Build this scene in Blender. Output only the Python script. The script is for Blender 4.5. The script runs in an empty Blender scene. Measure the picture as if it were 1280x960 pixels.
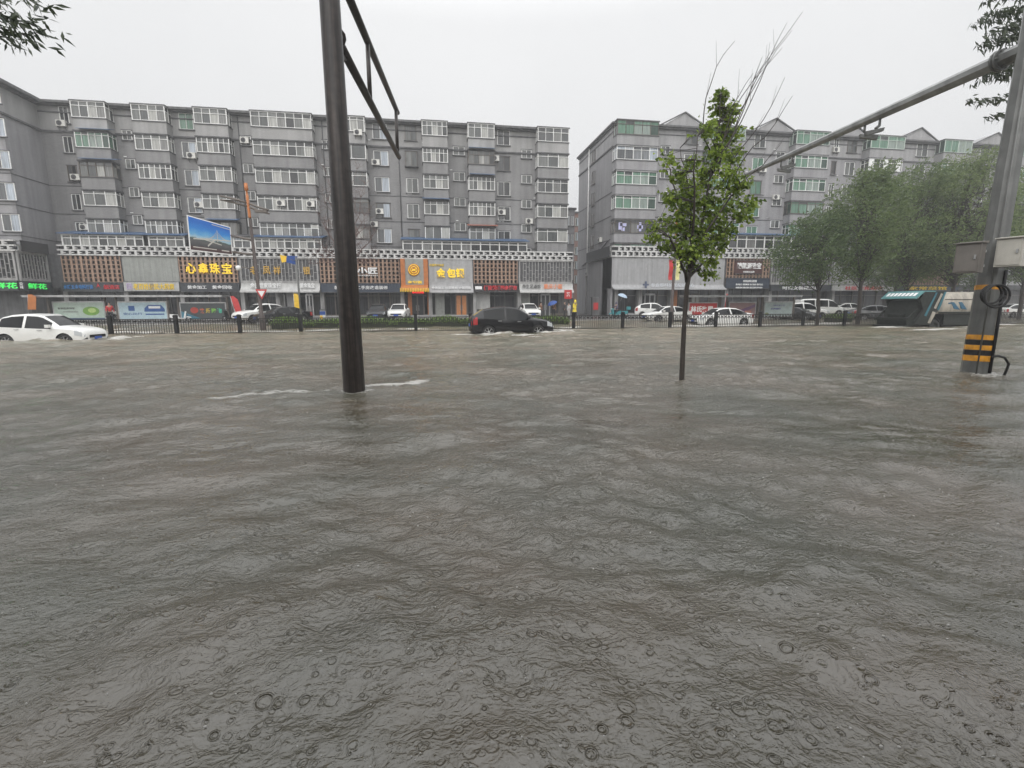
import bpy, bmesh, math, random
import numpy as np
from mathutils import Vector, Matrix
R_ = math.radians
SC = bpy.context.scene
COL = SC.collection
rnd = random.Random(7)

# ------------------------------------------------------------------ camera
CAM_H, PITCH, YAW, ROLL, FPX = 1.6, math.atan(100/600), R_(9.4), R_(-0.22), 600.0
cam_d = bpy.data.cameras.new('camera'); cam = bpy.data.objects.new('camera', cam_d); COL.objects.link(cam)
cam_d.sensor_width = 36; cam_d.lens = 36*FPX/1280; cam_d.clip_start = 0.05; cam_d.clip_end = 3000
CR = Matrix.Rotation(-YAW, 3, 'Z') @ Matrix.Rotation(math.pi/2-PITCH, 3, 'X') @ Matrix.Rotation(ROLL, 3, 'Z')
CC = Vector((0, 0, CAM_H))
cam.matrix_world = Matrix.Translation(CC) @ CR.to_4x4()
SC.camera = cam

# ------------------------------------------------------------------ overcast sky, soft sun, exposure
W = bpy.data.worlds.new('World'); SC.world = W; W.use_nodes = True
nt = W.node_tree; nt.nodes.clear()
SUN_EL, SUN_AZ = R_(36), R_(196)
sky = nt.nodes.new('ShaderNodeTexSky'); sky.sky_type = 'NISHITA'; sky.sun_disc = False
sky.sun_elevation = SUN_EL; sky.sun_rotation = SUN_AZ; sky.air_density = 1.5; sky.dust_density = 6; sky.ozone_density = 0.6
hs = nt.nodes.new('ShaderNodeHueSaturation'); hs.inputs['Saturation'].default_value = 0.10
tcw = nt.nodes.new('ShaderNodeTexCoord'); nzw = nt.nodes.new('ShaderNodeTexNoise')
nzw.inputs['Scale'].default_value = 1.6; nzw.inputs['Detail'].default_value = 4
rmp = nt.nodes.new('ShaderNodeValToRGB')
rmp.color_ramp.elements[0].position = .3; rmp.color_ramp.elements[0].color = (10.3, 10.4, 10.55, 1)
rmp.color_ramp.elements[1].position = .7; rmp.color_ramp.elements[1].color = (11.4, 11.45, 11.55, 1)
mxw = nt.nodes.new('ShaderNodeMixRGB'); mxw.inputs[0].default_value = 0.86
bg = nt.nodes.new('ShaderNodeBackground'); bg.inputs['Strength'].default_value = 0.1
ow = nt.nodes.new('ShaderNodeOutputWorld')
L = nt.links.new
L(sky.outputs[0], hs.inputs['Color']); L(tcw.outputs['Generated'], nzw.inputs['Vector']); L(nzw.outputs[0], rmp.inputs[0])
L(hs.outputs[0], mxw.inputs[1]); L(rmp.outputs[0], mxw.inputs[2])
# overcast sky: brighter towards the zenith than at the horizon
spw = nt.nodes.new('ShaderNodeSeparateXYZ'); L(tcw.outputs['Generated'], spw.inputs[0])
zr = nt.nodes.new('ShaderNodeValToRGB'); L(spw.outputs[2], zr.inputs[0])
zr.color_ramp.elements[0].position = .1; zr.color_ramp.elements[0].color = (.62,)*3+(1,)
zr.color_ramp.elements[1].position = 1.0; zr.color_ramp.elements[1].color = (1.75,)*3+(1,)
ez = zr.color_ramp.elements.new(.46); ez.color = (.68,)*3+(1,)
ez = zr.color_ramp.elements.new(.68); ez.color = (1.25,)*3+(1,)
mz = nt.nodes.new('ShaderNodeMixRGB'); mz.blend_type = 'MULTIPLY'; mz.inputs[0].default_value = 1
L(mxw.outputs[0], mz.inputs[1]); L(zr.outputs[0], mz.inputs[2]); L(mz.outputs[0], bg.inputs[0]); L(bg.outputs[0], ow.inputs[0])
sd = bpy.data.lights.new('sun', 'SUN'); sd.energy = 1.0; sd.angle = R_(70); sd.color = (1, .98, .95)
so = bpy.data.objects.new('sun', sd); COL.objects.link(so)
so.rotation_euler = (math.pi/2-SUN_EL, 0, math.pi-SUN_AZ); so.location = (0, 0, 60)
vs = SC.view_settings; vs.view_transform = 'Standard'; vs.look = 'None'; vs.exposure = 0.42; vs.gamma = 1; vs.use_curve_mapping = False
SC.cycles.max_bounces = 6; SC.cycles.diffuse_bounces = 3; SC.cycles.glossy_bounces = 3; SC.cycles.volume_bounces = 0
SC.cycles.use_denoising = True
SC.cycles.caustics_reflective = False; SC.cycles.caustics_refractive = False

# ------------------------------------------------------------------ photo pixel -> world point on a chosen plane
def ray(px, py): return CR @ Vector(((px-640)/FPX, -(py-480)/FPX, -1))
def at(px, py, Y): r = ray(px, py); return CC + r*(Y/r.y)
def atz(px, py, z=0): r = ray(px, py); return CC + r*((z-CAM_H)/r.z)

# ------------------------------------------------------------------ mesh helpers
class MB:
    def __init__(s): s.v = []; s.f = []; s.m = []; s.mi = 0; s.sm = set()
    def face(s, pts, smooth=False):
        n = len(s.v); s.v += [tuple(p) for p in pts]; s.f.append(tuple(range(n, n+len(pts)))); s.m.append(s.mi)
        if smooth: s.sm.add(len(s.f)-1)
        return s
    def box(s, x0, x1, y0, y1, z0, z1):
        n = len(s.v)
        s.v += [(x0,y0,z0),(x1,y0,z0),(x1,y1,z0),(x0,y1,z0),(x0,y0,z1),(x1,y0,z1),(x1,y1,z1),(x0,y1,z1)]
        for f in ((0,3,2,1),(4,5,6,7),(0,1,5,4),(1,2,6,5),(2,3,7,6),(3,0,4,7)): s.f.append(tuple(n+i for i in f)); s.m.append(s.mi)
        return s
    def hexa(s, b, t):           # two quads (bottom ccw seen from above, top)
        n = len(s.v); s.v += [tuple(p) for p in b]+[tuple(p) for p in t]
        for f in ((0,3,2,1),(4,5,6,7),(0,1,5,4),(1,2,6,5),(2,3,7,6),(3,0,4,7)): s.f.append(tuple(n+i for i in f)); s.m.append(s.mi)
        return s
    def bar(s, p0, p1, w, h=None):   # square bar between points
        h = h or w; p0 = Vector(p0); p1 = Vector(p1); d = (p1-p0).normalized()
        u = d.cross(Vector((0,0,1))); u = u.normalized() if u.length > 1e-4 else Vector((1,0,0)); q = u.cross(d)
        o = [(-1,-1),(1,-1),(1,1),(-1,1)]
        return s.hexa([p0+u*a*w/2+q*b*h/2 for a, b in o], [p1+u*a*w/2+q*b*h/2 for a, b in o])
    def tube(s, pts, rads, n=8, cap=True, smooth=True, phase=0):
        pts = [Vector(p) for p in pts]; rings = []
        if not hasattr(rads, '__len__'): rads = [rads]*len(pts)
        ref = None
        for i, p in enumerate(pts):
            d = (pts[min(i+1, len(pts)-1)]-pts[max(i-1, 0)])
            d = d.normalized() if d.length > 1e-9 else Vector((0,0,1))
            if ref is None:
                ref = d.cross(Vector((0,1,0.01))); ref = ref.normalized() if ref.length > 1e-3 else Vector((1,0,0))
            u = (ref-d*ref.dot(d)).normalized(); ref = u; w = d.cross(u)
            r = rads[i]; b = len(s.v)
            for k in range(n):
                a = phase+2*math.pi*k/n; s.v.append(tuple(p+u*(r*math.cos(a))+w*(r*math.sin(a))))
            rings.append(b)
        for a, b in zip(rings, rings[1:]):
            for k in range(n):
                s.f.append((a+k, a+(k+1) % n, b+(k+1) % n, b+k)); s.m.append(s.mi)
                if smooth: s.sm.add(len(s.f)-1)
        if cap:
            s.f.append(tuple(rings[0]+k for k in reversed(range(n)))); s.m.append(s.mi)
            s.f.append(tuple(rings[-1]+k for k in range(n))); s.m.append(s.mi)
        return s
    def lathe(s, prof, c, axis='Z', n=16, smooth=True):   # prof: list of (radius, along)
        c = Vector(c); b0 = len(s.v)
        for r, h in prof:
            for k in range(n):
                a = 2*math.pi*k/n; p, q = r*math.cos(a), r*math.sin(a)
                s.v.append(tuple(c+Vector({'Z': (p,q,h), 'Y': (p,h,q), 'X': (h,p,q)}[axis])))
        for i in range(len(prof)-1):
            for k in range(n):
                a, b = b0+i*n, b0+(i+1)*n
                s.f.append((a+k, a+(k+1) % n, b+(k+1) % n, b+k)); s.m.append(s.mi)
                if smooth: s.sm.add(len(s.f)-1)
        return s
    def prism(s, poly, y0, y1):       # poly in (x,z), extruded along y
        n = len(poly); b = len(s.v)
        s.v += [(x, y0, z) for x, z in poly]+[(x, y1, z) for x, z in poly]
        s.f.append(tuple(b+i for i in range(n))); s.f.append(tuple(b+n+i for i in reversed(range(n)))); s.m += [s.mi]*2
        for i in range(n):
            j = (i+1) % n; s.f.append((b+i, b+n+i, b+n+j, b+j)); s.m.append(s.mi)
        return s
    def build(s, name, mats, parent=None, origin=None, sharp=None):
        me = bpy.data.meshes.new(name)
        v = s.v
        if origin is not None: v = [(a-origin[0], b-origin[1], c-origin[2]) for a, b, c in v]
        me.from_pydata(v, [], s.f)
        for m in (mats if isinstance(mats, (list, tuple)) else [mats]): me.materials.append(m)
        me.polygons.foreach_set('material_index', s.m)
        if s.sm: me.polygons.foreach_set('use_smooth', [i in s.sm for i in range(len(s.f))])
        me.update()
        if sharp: me.set_sharp_from_angle(angle=R_(sharp))
        o = bpy.data.objects.new(name, me); COL.objects.link(o)
        if parent: o.parent = parent
        return o
def tag(o, label=None, cat=None, group=None, kind=None):
    if label: o['label'] = label
    if cat: o['category'] = cat
    if group: o['group'] = group
    if kind: o['kind'] = kind
    return o
def thing(name, label, cat, loc=(0,0,0), rz=0, group=None):
    o = bpy.data.objects.new(name, None); COL.objects.link(o); o.empty_display_size = .3
    o.location = loc; o.rotation_euler = (0, 0, rz); return tag(o, label, cat, group)
def kids(o): return [c for c in bpy.data.objects if c.parent == o]
def dup(src, loc, rz=None, label=None, scale=None):
    r = src.copy(); COL.objects.link(r); r.location = loc
    if rz is not None: r.rotation_euler = (0, 0, rz)
    if label: r['label'] = label
    if scale: r.scale = scale
    for c in list(src.children):
        k = c.copy(); COL.objects.link(k); k.parent = r
        for g in list(c.children): q = g.copy(); COL.objects.link(q); q.parent = k
    return r

# ------------------------------------------------------------------ materials
def nodes(name):
    m = bpy.data.materials.new(name); m.use_nodes = True; t = m.node_tree
    return m, t, t.nodes['Principled BSDF']
def mat(name, col, rough=.6, metal=0, var=.12, scale=3, bump=0, bscale=30, spec=.5, streak=0, emit=0):
    m, t, b = nodes(name); N = t.nodes.new; l = t.links.new
    b.inputs['Roughness'].default_value = rough; b.inputs['Metallic'].default_value = metal
    b.inputs['Specular IOR Level'].default_value = spec
    tc = N('ShaderNodeTexCoord')
    nz = N('ShaderNodeTexNoise'); nz.inputs['Scale'].default_value = scale; nz.inputs['Detail'].default_value = 5
    l(tc.outputs['Object'], nz.inputs['Vector'])
    mr = N('ShaderNodeMapRange'); mr.inputs[1].default_value = .3; mr.inputs[2].default_value = .7
    mr.inputs[3].default_value = 1-var; mr.inputs[4].default_value = 1+var; l(nz.outputs[0], mr.inputs[0])
    fac = mr.outputs[0]
    if streak:
        mp = N('ShaderNodeMapping'); mp.inputs['Scale'].default_value = (9, 9, .3) if streak > .6 else (2.2, 2.2, .12); l(tc.outputs['Object'], mp.inputs[0])
        n2 = N('ShaderNodeTexNoise'); n2.inputs['Scale'].default_value = 2.6 if streak > .6 else 1.6; n2.inputs['Detail'].default_value = 6; l(mp.outputs[0], n2.inputs['Vector'])
        m2 = N('ShaderNodeMapRange'); m2.inputs[1].default_value = .35; m2.inputs[2].default_value = .65
        m2.inputs[3].default_value = 1-streak; m2.inputs[4].default_value = 1+streak*.4; l(n2.outputs[0], m2.inputs[0])
        mu = N('ShaderNodeMath'); mu.operation = 'MULTIPLY'; l(fac, mu.inputs[0]); l(m2.outputs[0], mu.inputs[1]); fac = mu.outputs[0]
    mx = N('ShaderNodeVectorMath'); mx.operation = 'SCALE'; mx.inputs[0].default_value = col[:3]; l(fac, mx.inputs['Scale'])
    l(mx.outputs[0], b.inputs['Base Color'])
    if bump:
        nb = N('ShaderNodeTexNoise'); nb.inputs['Scale'].default_value = bscale; nb.inputs['Detail'].default_value = 4; l(tc.outputs['Object'], nb.inputs['Vector'])
        bp = N('ShaderNodeBump'); bp.inputs['Strength'].default_value = bump; bp.inputs['Distance'].default_value = .02
        l(nb.outputs[0], bp.inputs['Height']); l(bp.outputs[0], b.inputs['Normal'])
    if emit:
        b.inputs['Emission Color'].default_value = (*col[:3], 1); b.inputs['Emission Strength'].default_value = emit
    return m
def brickmat(name, c1, c2, cm, bw=.24, bh=.07, ms=.006, streak=.17, rough=.75):
    m, t, b = nodes(name); N = t.nodes.new; l = t.links.new
    tc = N('ShaderNodeTexCoord'); sp = N('ShaderNodeSeparateXYZ'); l(tc.outputs['Object'], sp.inputs[0])
    ad = N('ShaderNodeMath'); ad.operation = 'ADD'; l(sp.outputs[0], ad.inputs[0]); l(sp.outputs[1], ad.inputs[1])
    cb = N('ShaderNodeCombineXYZ'); l(ad.outputs[0], cb.inputs[0]); l(sp.outputs[2], cb.inputs[1])
    br = N('ShaderNodeTexBrick'); l(cb.outputs[0], br.inputs['Vector'])
    br.inputs['Color1'].default_value = (*c1, 1); br.inputs['Color2'].default_value = (*c2, 1); br.inputs['Mortar'].default_value = (*cm, 1)
    br.inputs['Scale'].default_value = 1; br.inputs['Brick Width'].default_value = bw; br.inputs['Row Height'].default_value = bh; br.inputs['Mortar Size'].default_value = ms
    mp = N('ShaderNodeMapping'); mp.inputs['Scale'].default_value = (1.4, 1.4, .1); l(tc.outputs['Object'], mp.inputs[0])
    n2 = N('ShaderNodeTexNoise'); n2.inputs['Scale'].default_value = 1.3; n2.inputs['Detail'].default_value = 7; l(mp.outputs[0], n2.inputs['Vector'])
    n3 = N('ShaderNodeTexNoise'); n3.inputs['Scale'].default_value = .35; n3.inputs['Detail'].default_value = 6; l(tc.outputs['Object'], n3.inputs['Vector'])
    m2 = N('ShaderNodeMapRange'); m2.inputs[1].default_value = .35; m2.inputs[2].default_value = .65; m2.inputs[3].default_value = 1-streak; m2.inputs[4].default_value = 1+streak*.5; l(n2.outputs[0], m2.inputs[0])
    m3 = N('ShaderNodeMapRange'); m3.inputs[1].default_value = .3; m3.inputs[2].default_value = .7; m3.inputs[3].default_value = .9; m3.inputs[4].default_value = 1.08; l(n3.outputs[0], m3.inputs[0])
    mu = N('ShaderNodeMath'); mu.operation = 'MULTIPLY'; l(m2.outputs[0], mu.inputs[0]); l(m3.outputs[0], mu.inputs[1])
    mx = N('ShaderNodeVectorMath'); mx.operation = 'SCALE'; l(br.outputs[0], mx.inputs[0]); l(mu.outputs[0], mx.inputs['Scale'])
    l(mx.outputs[0], b.inputs['Base Color']); b.inputs['Roughness'].default_value = rough
    return m
def panemat(name, cols, rough=.06, curtain=.45):
    # window panes: dark room or a drawn curtain behind the pane, chosen per pane
    m, t, b = nodes(name); N = t.nodes.new; l = t.links.new
    g = N('ShaderNodeNewGeometry'); cr = N('ShaderNodeValToRGB'); cr.color_ramp.interpolation = 'CONSTANT'
    e = cr.color_ramp.elements
    while len(e) < len(cols): e.new(.5)
    for i, (p, c) in enumerate(cols): e[i].position = p; e[i].color = (*c, 1)
    l(g.outputs['Random Per Island'], cr.inputs[0])
    tc = N('ShaderNodeTexCoord'); mp = N('ShaderNodeMapping'); mp.inputs['Scale'].default_value = (9, 9, .35); l(tc.outputs['Object'], mp.inputs[0])
    nz = N('ShaderNodeTexNoise'); nz.inputs['Scale'].default_value = 1.2; nz.inputs['Detail'].default_value = 5; l(mp.outputs[0], nz.inputs['Vector'])
    mr = N('ShaderNodeMapRange'); mr.inputs[1].default_value = .3; mr.inputs[2].default_value = .7; mr.inputs[3].default_value = 1-curtain; mr.inputs[4].default_value = 1+curtain; l(nz.outputs[0], mr.inputs[0])
    mx = N('ShaderNodeVectorMath'); mx.operation = 'SCALE'; l(cr.outputs[0], mx.inputs[0]); l(mr.outputs[0], mx.inputs['Scale'])
    l(mx.outputs[0], b.inputs['Base Color']); b.inputs['Roughness'].default_value = rough; b.inputs['IOR'].default_value = 1.5
    return m
def leafmat(name, a, c, rough=.45, trans=.25):
    m, t, b = nodes(name); N = t.nodes.new; l = t.links.new
    g = N('ShaderNodeNewGeometry'); cr = N('ShaderNodeValToRGB'); cr.color_ramp.elements[0].color = (*a, 1); cr.color_ramp.elements[1].color = (*c, 1)
    l(g.outputs['Random Per Island'], cr.inputs[0]); l(cr.outputs[0], b.inputs['Base Color']); b.inputs['Roughness'].default_value = rough
    tr = N('ShaderNodeBsdfTranslucent'); l(cr.outputs[0], tr.inputs[0]); mx = N('ShaderNodeMixShader'); mx.inputs[0].default_value = trans
    o = t.nodes['Material Output']; l(b.outputs[0], mx.inputs[1]); l(tr.outputs[0], mx.inputs[2]); l(mx.outputs[0], o.inputs[0])
    return m
M = {}
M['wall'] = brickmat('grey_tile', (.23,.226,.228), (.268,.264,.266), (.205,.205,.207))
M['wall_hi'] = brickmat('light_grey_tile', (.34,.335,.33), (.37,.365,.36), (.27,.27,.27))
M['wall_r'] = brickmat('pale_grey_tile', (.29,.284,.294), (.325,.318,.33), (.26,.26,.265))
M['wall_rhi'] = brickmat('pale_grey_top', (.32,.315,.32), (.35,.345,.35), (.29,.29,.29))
M['brick'] = brickmat('red_brick', (.23,.11,.085), (.27,.14,.11), (.2,.17,.15))
M['trim'] = mat('dark_trim', (.09,.09,.095), .7, var=.25, streak=.3)
M['concrete'] = mat('concrete', (.33,.325,.32), .8, var=.15, scale=1.5, streak=.3)
M['concrete_d'] = mat('dark_concrete', (.12,.12,.122), .8, var=.2, scale=1.5, streak=.35)
M['lattice'] = mat('white_lattice', (.58,.575,.565), .7, var=.15, streak=.25)
M['dark'] = mat('dark_interior', (.022,.022,.024), .6, var=.3)
M['frame'] = mat('white_frame', (.82,.82,.80), .45, var=.1)
M['frame_d'] = mat('bronze_frame', (.12,.10,.085), .45, var=.15)
M['frame_g'] = mat('pale_green_frame', (.55,.62,.56), .45, var=.1)
P_D, P_G, P_L, P_W = (.02,.021,.023), (.065,.07,.07), (.17,.17,.165), (.36,.36,.34)
M['pane'] = panemat('window_pane', [(0, P_D), (.3, P_G), (.58, (.13,.135,.13)), (.78, P_L), (.92, P_W)])
M['pane_g'] = panemat('green_pane', [(0, (.03,.06,.045)), (.28, (.07,.16,.105)), (.5, (.12,.22,.16)), (.7, (.045,.05,.05)), (.88, (.24,.29,.26))])
M['pane_d'] = panemat('dark_pane', [(0, P_D), (.45, (.07,.072,.075)), (.75, P_G), (.92, P_L)])
M['pane_b'] = panemat('pale_pane', [(0, (.35,.39,.44)), (.4, (.09,.095,.1)), (.7, (.42,.44,.46)), (.9, (.2,.21,.22))])
M['shop'] = panemat('shop_glass', [(0, (.02,.021,.023)), (.5, (.045,.046,.05)), (.8, (.09,.088,.085)), (.93, (.16,.16,.16))], curtain=.6)
M['blue_roof'] = mat('blue_sheet', (.06,.115,.22), .5, var=.2, streak=.2)
M['red_sheet'] = mat('red_sheet', (.28,.09,.06), .5, var=.2)
M['wood'] = mat('brown_wood', (.115,.065,.045), .6, var=.25, scale=4, streak=.3)
M['wood_l'] = mat('pale_wood', (.33,.215,.155), .6, var=.25, scale=4, streak=.25)
M['wood_p'] = mat('plum_wood', (.13,.08,.1), .6, var=.25, scale=4, streak=.3)
M['panel'] = mat('ribbed_panel', (.3,.31,.29), .55, var=.1, streak=.2)
M['panel_l'] = mat('silver_panel', (.36,.36,.365), .45, var=.08, streak=.15)
M['fascia_d'] = mat('dark_fascia', (.032,.037,.045), .4, var=.2)
M['fascia_n'] = mat('navy_fascia', (.03,.042,.065), .4, var=.2)
M['fascia_l'] = mat('pale_fascia', (.45,.45,.44), .5, var=.1, streak=.15)
M['fascia_k'] = mat('black_fascia', (.02,.018,.02), .4)
M['maroon'] = mat('maroon_board', (.07,.025,.022), .4)
M['orange'] = mat('orange_paint', (.45,.15,.035), .5, var=.15)
M['t_white'] = mat('white_lettering', (.85,.85,.85), .4, emit=.0, var=.03)
M['t_yel'] = mat('yellow_lettering', (.88,.6,.02), .4, var=.05)
M['t_yel2'] = mat('lit_yellow_letters', (.95,.66,.03), .4, var=.03, emit=.25)
M['t_gold'] = mat('gold_lettering', (.55,.33,.06), .35, metal=.3, var=.1)
M['t_grn'] = mat('lit_green_letters', (.05,.85,.12), .4, var=.03, emit=.5)
M['t_blue'] = mat('blue_lettering', (.04,.2,.5), .4, var=.05)
M['t_red'] = mat('red_lettering', (.55,.02,.03), .4, var=.05)
M['t_led'] = mat('lit_red_letters', (1,.02,.03), .4, var=.03, emit=1.2)
M['t_orange'] = mat('orange_lettering', (.8,.2,.04), .4, var=.05)
M['t_blk'] = mat('black_lettering', (.03,.03,.03), .4, var=.05)
M['t_grey'] = mat('pale_grey_lettering', (.6,.62,.66), .4, var=.05)
M['steel'] = mat('brushed_steel', (.42,.42,.42), .35, metal=.7, var=.15, streak=.2)
M['black'] = mat('black_plastic', (.010,.010,.011), .5, var=.2, spec=.25)
M['rubber'] = mat('rubber', (.02,.02,.02), .8, var=.2)
M['white'] = mat('white_paint', (.8,.8,.79), .35, var=.06)
M['ac'] = mat('ac_casing', (.68,.67,.63), .5, var=.12, streak=.15)
M['red'] = mat('red_paint', (.5,.03,.03), .45, var=.1)
M['yellow'] = mat('yellow_paint', (.82,.52,.03), .45, var=.12)
M['blue'] = mat('blue_paint', (.02,.07,.28), .45, var=.1)
M['teal'] = mat('teal_paint', (.05,.30,.33), .45, var=.12)

# ================================================================== SETTING: flood water, ground, pavement
def axis(segs):
    out = [segs[0][0]]
    for a, b, st0, st1 in segs:
        x = a
        while x < b-1e-6:
            st = st0+(st1-st0)*(x-a)/(b-a); x = min(b, x+st); out.append(x)
    return np.array(out)
xs = axis([(-160,-60,6,3), (-60,-22,1.6,.3), (-22,-8,.26,.06), (-8,9,.05,.05), (9,24,.06,.26), (24,62,.3,1.2), (62,160,3,6)])
ys = axis([(-30,-6,3,.8), (-6,0,.5,.1), (0,7,.04,.04), (7,16,.042,.1), (16,32,.12,.16), (32,46,.25,.4)])
GX, GY = np.meshgrid(xs, ys)
wr = np.random.RandomState(5)
Zw = np.zeros_like(GX)
def waves(n, l0, l1, slope, d0, spread):
    global Zw
    for _ in range(n):
        lam = l0*(l1/l0)**wr.rand(); th = d0+wr.randn()*spread; k = 2*math.pi/lam
        ph = k*(GX*math.cos(th)+GY*math.sin(th))+wr.rand()*6.28+1.3*np.sin(.31*GX*wr.rand()+.43*GY*wr.rand()+wr.rand()*6)
        Zw += slope/k*np.sin(ph)/math.sqrt(n)
waves(12, 3, 9, .036, 1.25, .5)
waves(40, .5, 2.2, .125, 1.35, .7)
patch = np.zeros_like(GX)
for _ in range(14):
    lam = 2.2*(9/2.2)**wr.rand(); th = wr.rand()*6.28; k = 2*math.pi/lam
    patch += np.sin(k*(GX*math.cos(th)*.6+GY*math.sin(th))+wr.rand()*6.28)
patch = np.clip(.5+patch/7, 0, 1)
Zb = Zw.copy(); Zw[:] = 0
waves(60, .14, .5, .25, 1.2, 1.1)
Zw = Zb+Zw*(.22+1.1*patch**1.4)
# foam: where water breaks on posts, cars and along the railing
foam = np.zeros_like(GX)
def blob(x, y, rx, ry, a=1, rot=0):
    c, s = math.cos(rot), math.sin(rot); u = (GX-x)*c+(GY-y)*s; v = -(GX-x)*s+(GY-y)*c
    g = np.exp(-(u/rx)**2-(v/ry)**2); foam[:] = np.maximum(foam, a*g); return g
pl = atz(443, 488); pr = atz(1232, 467); tr_ = atz(852, 477)
def streakf(p0, p1, w, a=1, h=.05, wob=.25):
    global Zw
    p0 = np.array(p0); p1 = np.array(p1); d = p1-p0; ln = np.linalg.norm(d); d = d/ln
    u = (GX-p0[0])*d[0]+(GY-p0[1])*d[1]; v = -(GX-p0[0])*d[1]+(GY-p0[1])*d[0]
    v = v-wob*np.sin(u*1.1+p0[0])-.1*np.sin(u*3.7)
    m = np.exp(-(v/w)**2)*np.clip(u/(.1*ln+.01), 0, 1)*np.clip((ln-u)/(.3*ln), 0, 1)
    foam[:] = np.maximum(foam, a*m); Zw += h*np.exp(-(v/(w*1.6))**2)*np.clip(u/(.1*ln), 0, 1)*np.clip((ln-u)/(.3*ln), 0, 1)
P = lambda px, py: tuple(atz(px, py)[:2])
streakf(P(446,486), P(556,471), .3, .6, .06, .05)
streakf(P(437,487), P(185,503), .28, .5, .05, .12)
blob(pl.x, pl.y-.05, .5, .35, .62)
blob(pr.x, pr.y, .75, .5, .55); blob(tr_.x, tr_.y, .3, .25, .5)
blob(*P(1160,460), .45, .2, .42)
for px, py, rx, ry, a in [(118,414,3.2,.9,.68),(40,422,3.5,.5,.7),(150,411,2.5,.6,.6),(690,413,2.0,.7,.72),(640,418,2.8,.45,.75),(588,417,1.5,.6,.75),(655,420,1.6,.4,.6),
                          (1110,409,2.6,.7,.75),(1165,411,2.5,.5,.8),(1215,410,3.5,.5,.75),(1250,405,3,1,.75)]:
    blob(*P(px, py), rx, ry, a)
for x in np.arange(-20, 60, 2.3):
    blob(x+wr.randn()*.4, 30.6+wr.rand()*2.5, 1.6, .6, .4+.45*wr.rand())
for px in (905, 940, 870, 1000, 1040, 885, 925): blob(at(px, 404, 33).x, 33.0, 2.8, 1.2, .75)
for x in np.arange(-22, -4, 1.5): blob(x, 31.5+wr.rand()*2, 1.6, .9, .5+.3*wr.rand())
for cx_, L2 in ((at(50,410,27.2).x, 3.2), (at(636,410,27.5).x, 2.6)):        # wash thrown along both flanks of the moving cars
    for k in range(26):
        x = cx_+wr.uniform(-L2-.6, L2+.9); yy = 27.3+wr.choice([-1, -1, 1])*wr.uniform(.75, 1.35); blob(x, yy, wr.uniform(.3, .8), wr.uniform(.12, .3), wr.uniform(.5, .85))
        Zw += .11*wr.rand()*np.exp(-((GX-x)/.3)**2-((GY-yy)/.2)**2)
    for k in range(12):
        x = cx_+L2*.85+wr.uniform(-.3, 1.3); yy = 27.3+wr.uniform(-1.3, 1); blob(x, yy, .5, .35, wr.uniform(.5, .8)); Zw += .1*wr.rand()*np.exp(-((GX-x)/.3)**2-((GY-yy)/.25)**2)
for k in range(40):
    x = at(wr.uniform(1100, 1230), 405, 27).x; yy = 27.0+wr.uniform(-1.2, .3); blob(x, yy, .6, .2, wr.uniform(.45, .75))
for _ in range(320):
    blob(wr.uniform(-26, 45), wr.uniform(13, 29), wr.uniform(.3, 1.5), wr.uniform(.05, .18), wr.uniform(.2, .5))
ny, nx = GX.shape
Zw -= .02
wm = bpy.data.meshes.new('flood_water')
co = np.stack([GX, GY, Zw], -1).reshape(-1, 3)
idx = np.arange(ny*nx).reshape(ny, nx)
fa = np.stack([idx[:-1,:-1], idx[:-1,1:], idx[1:,1:], idx[1:,:-1]], -1).reshape(-1, 4)
wm.vertices.add(len(co)); wm.vertices.foreach_set('co', co.ravel())
wm.loops.add(fa.size); wm.loops.foreach_set('vertex_index', fa.ravel())
wm.polygons.add(len(fa)); wm.polygons.foreach_set('loop_start', np.arange(0, fa.size, 4)); wm.polygons.foreach_set('use_smooth', np.ones(len(fa), bool))
wm.update(); wm.validate()
at_ = wm.attributes.new('foam', 'FLOAT', 'POINT'); at_.data.foreach_set('value', foam.ravel().astype(np.float32))
at_ = wm.attributes.new('patch', 'FLOAT', 'POINT'); at_.data.foreach_set('value', patch.ravel().astype(np.float32))
m, t, b = nodes('murky_water'); N = t.nodes.new; l = t.links.new
def math_(op, a, c=None, cl=False):
    n = N('ShaderNodeMath'); n.operation = op; n.use_clamp = cl
    for i, v in enumerate((a, c)):
        if v is None: continue
        if isinstance(v, (int, float)): n.inputs[i].default_value = v
        else: l(v, n.inputs[i])
    return n.outputs[0]
def mrange(v, a, c, d=0, e=1):
    n = N('ShaderNodeMapRange'); l(v, n.inputs[0])
    for i, q in enumerate((a, c, d, e)): n.inputs[i+1].default_value = q
    return n.outputs[0]
tc = N('ShaderNodeTexCoord').outputs['Object']
def noise(sc, det, sx=1, sy=1, rough=.5, dist=0, rz=0):
    mp = N('ShaderNodeMapping'); mp.inputs['Scale'].default_value = (sx, sy, 1); mp.inputs['Rotation'].default_value = (0, 0, rz); l(tc, mp.inputs[0])
    n = N('ShaderNodeTexNoise'); n.inputs['Scale'].default_value = sc; n.inputs['Detail'].default_value = det; n.inputs['Roughness'].default_value = rough; n.inputs['Distortion'].default_value = dist
    l(mp.outputs[0], n.inputs['Vector']); return n.outputs[0]
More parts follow.
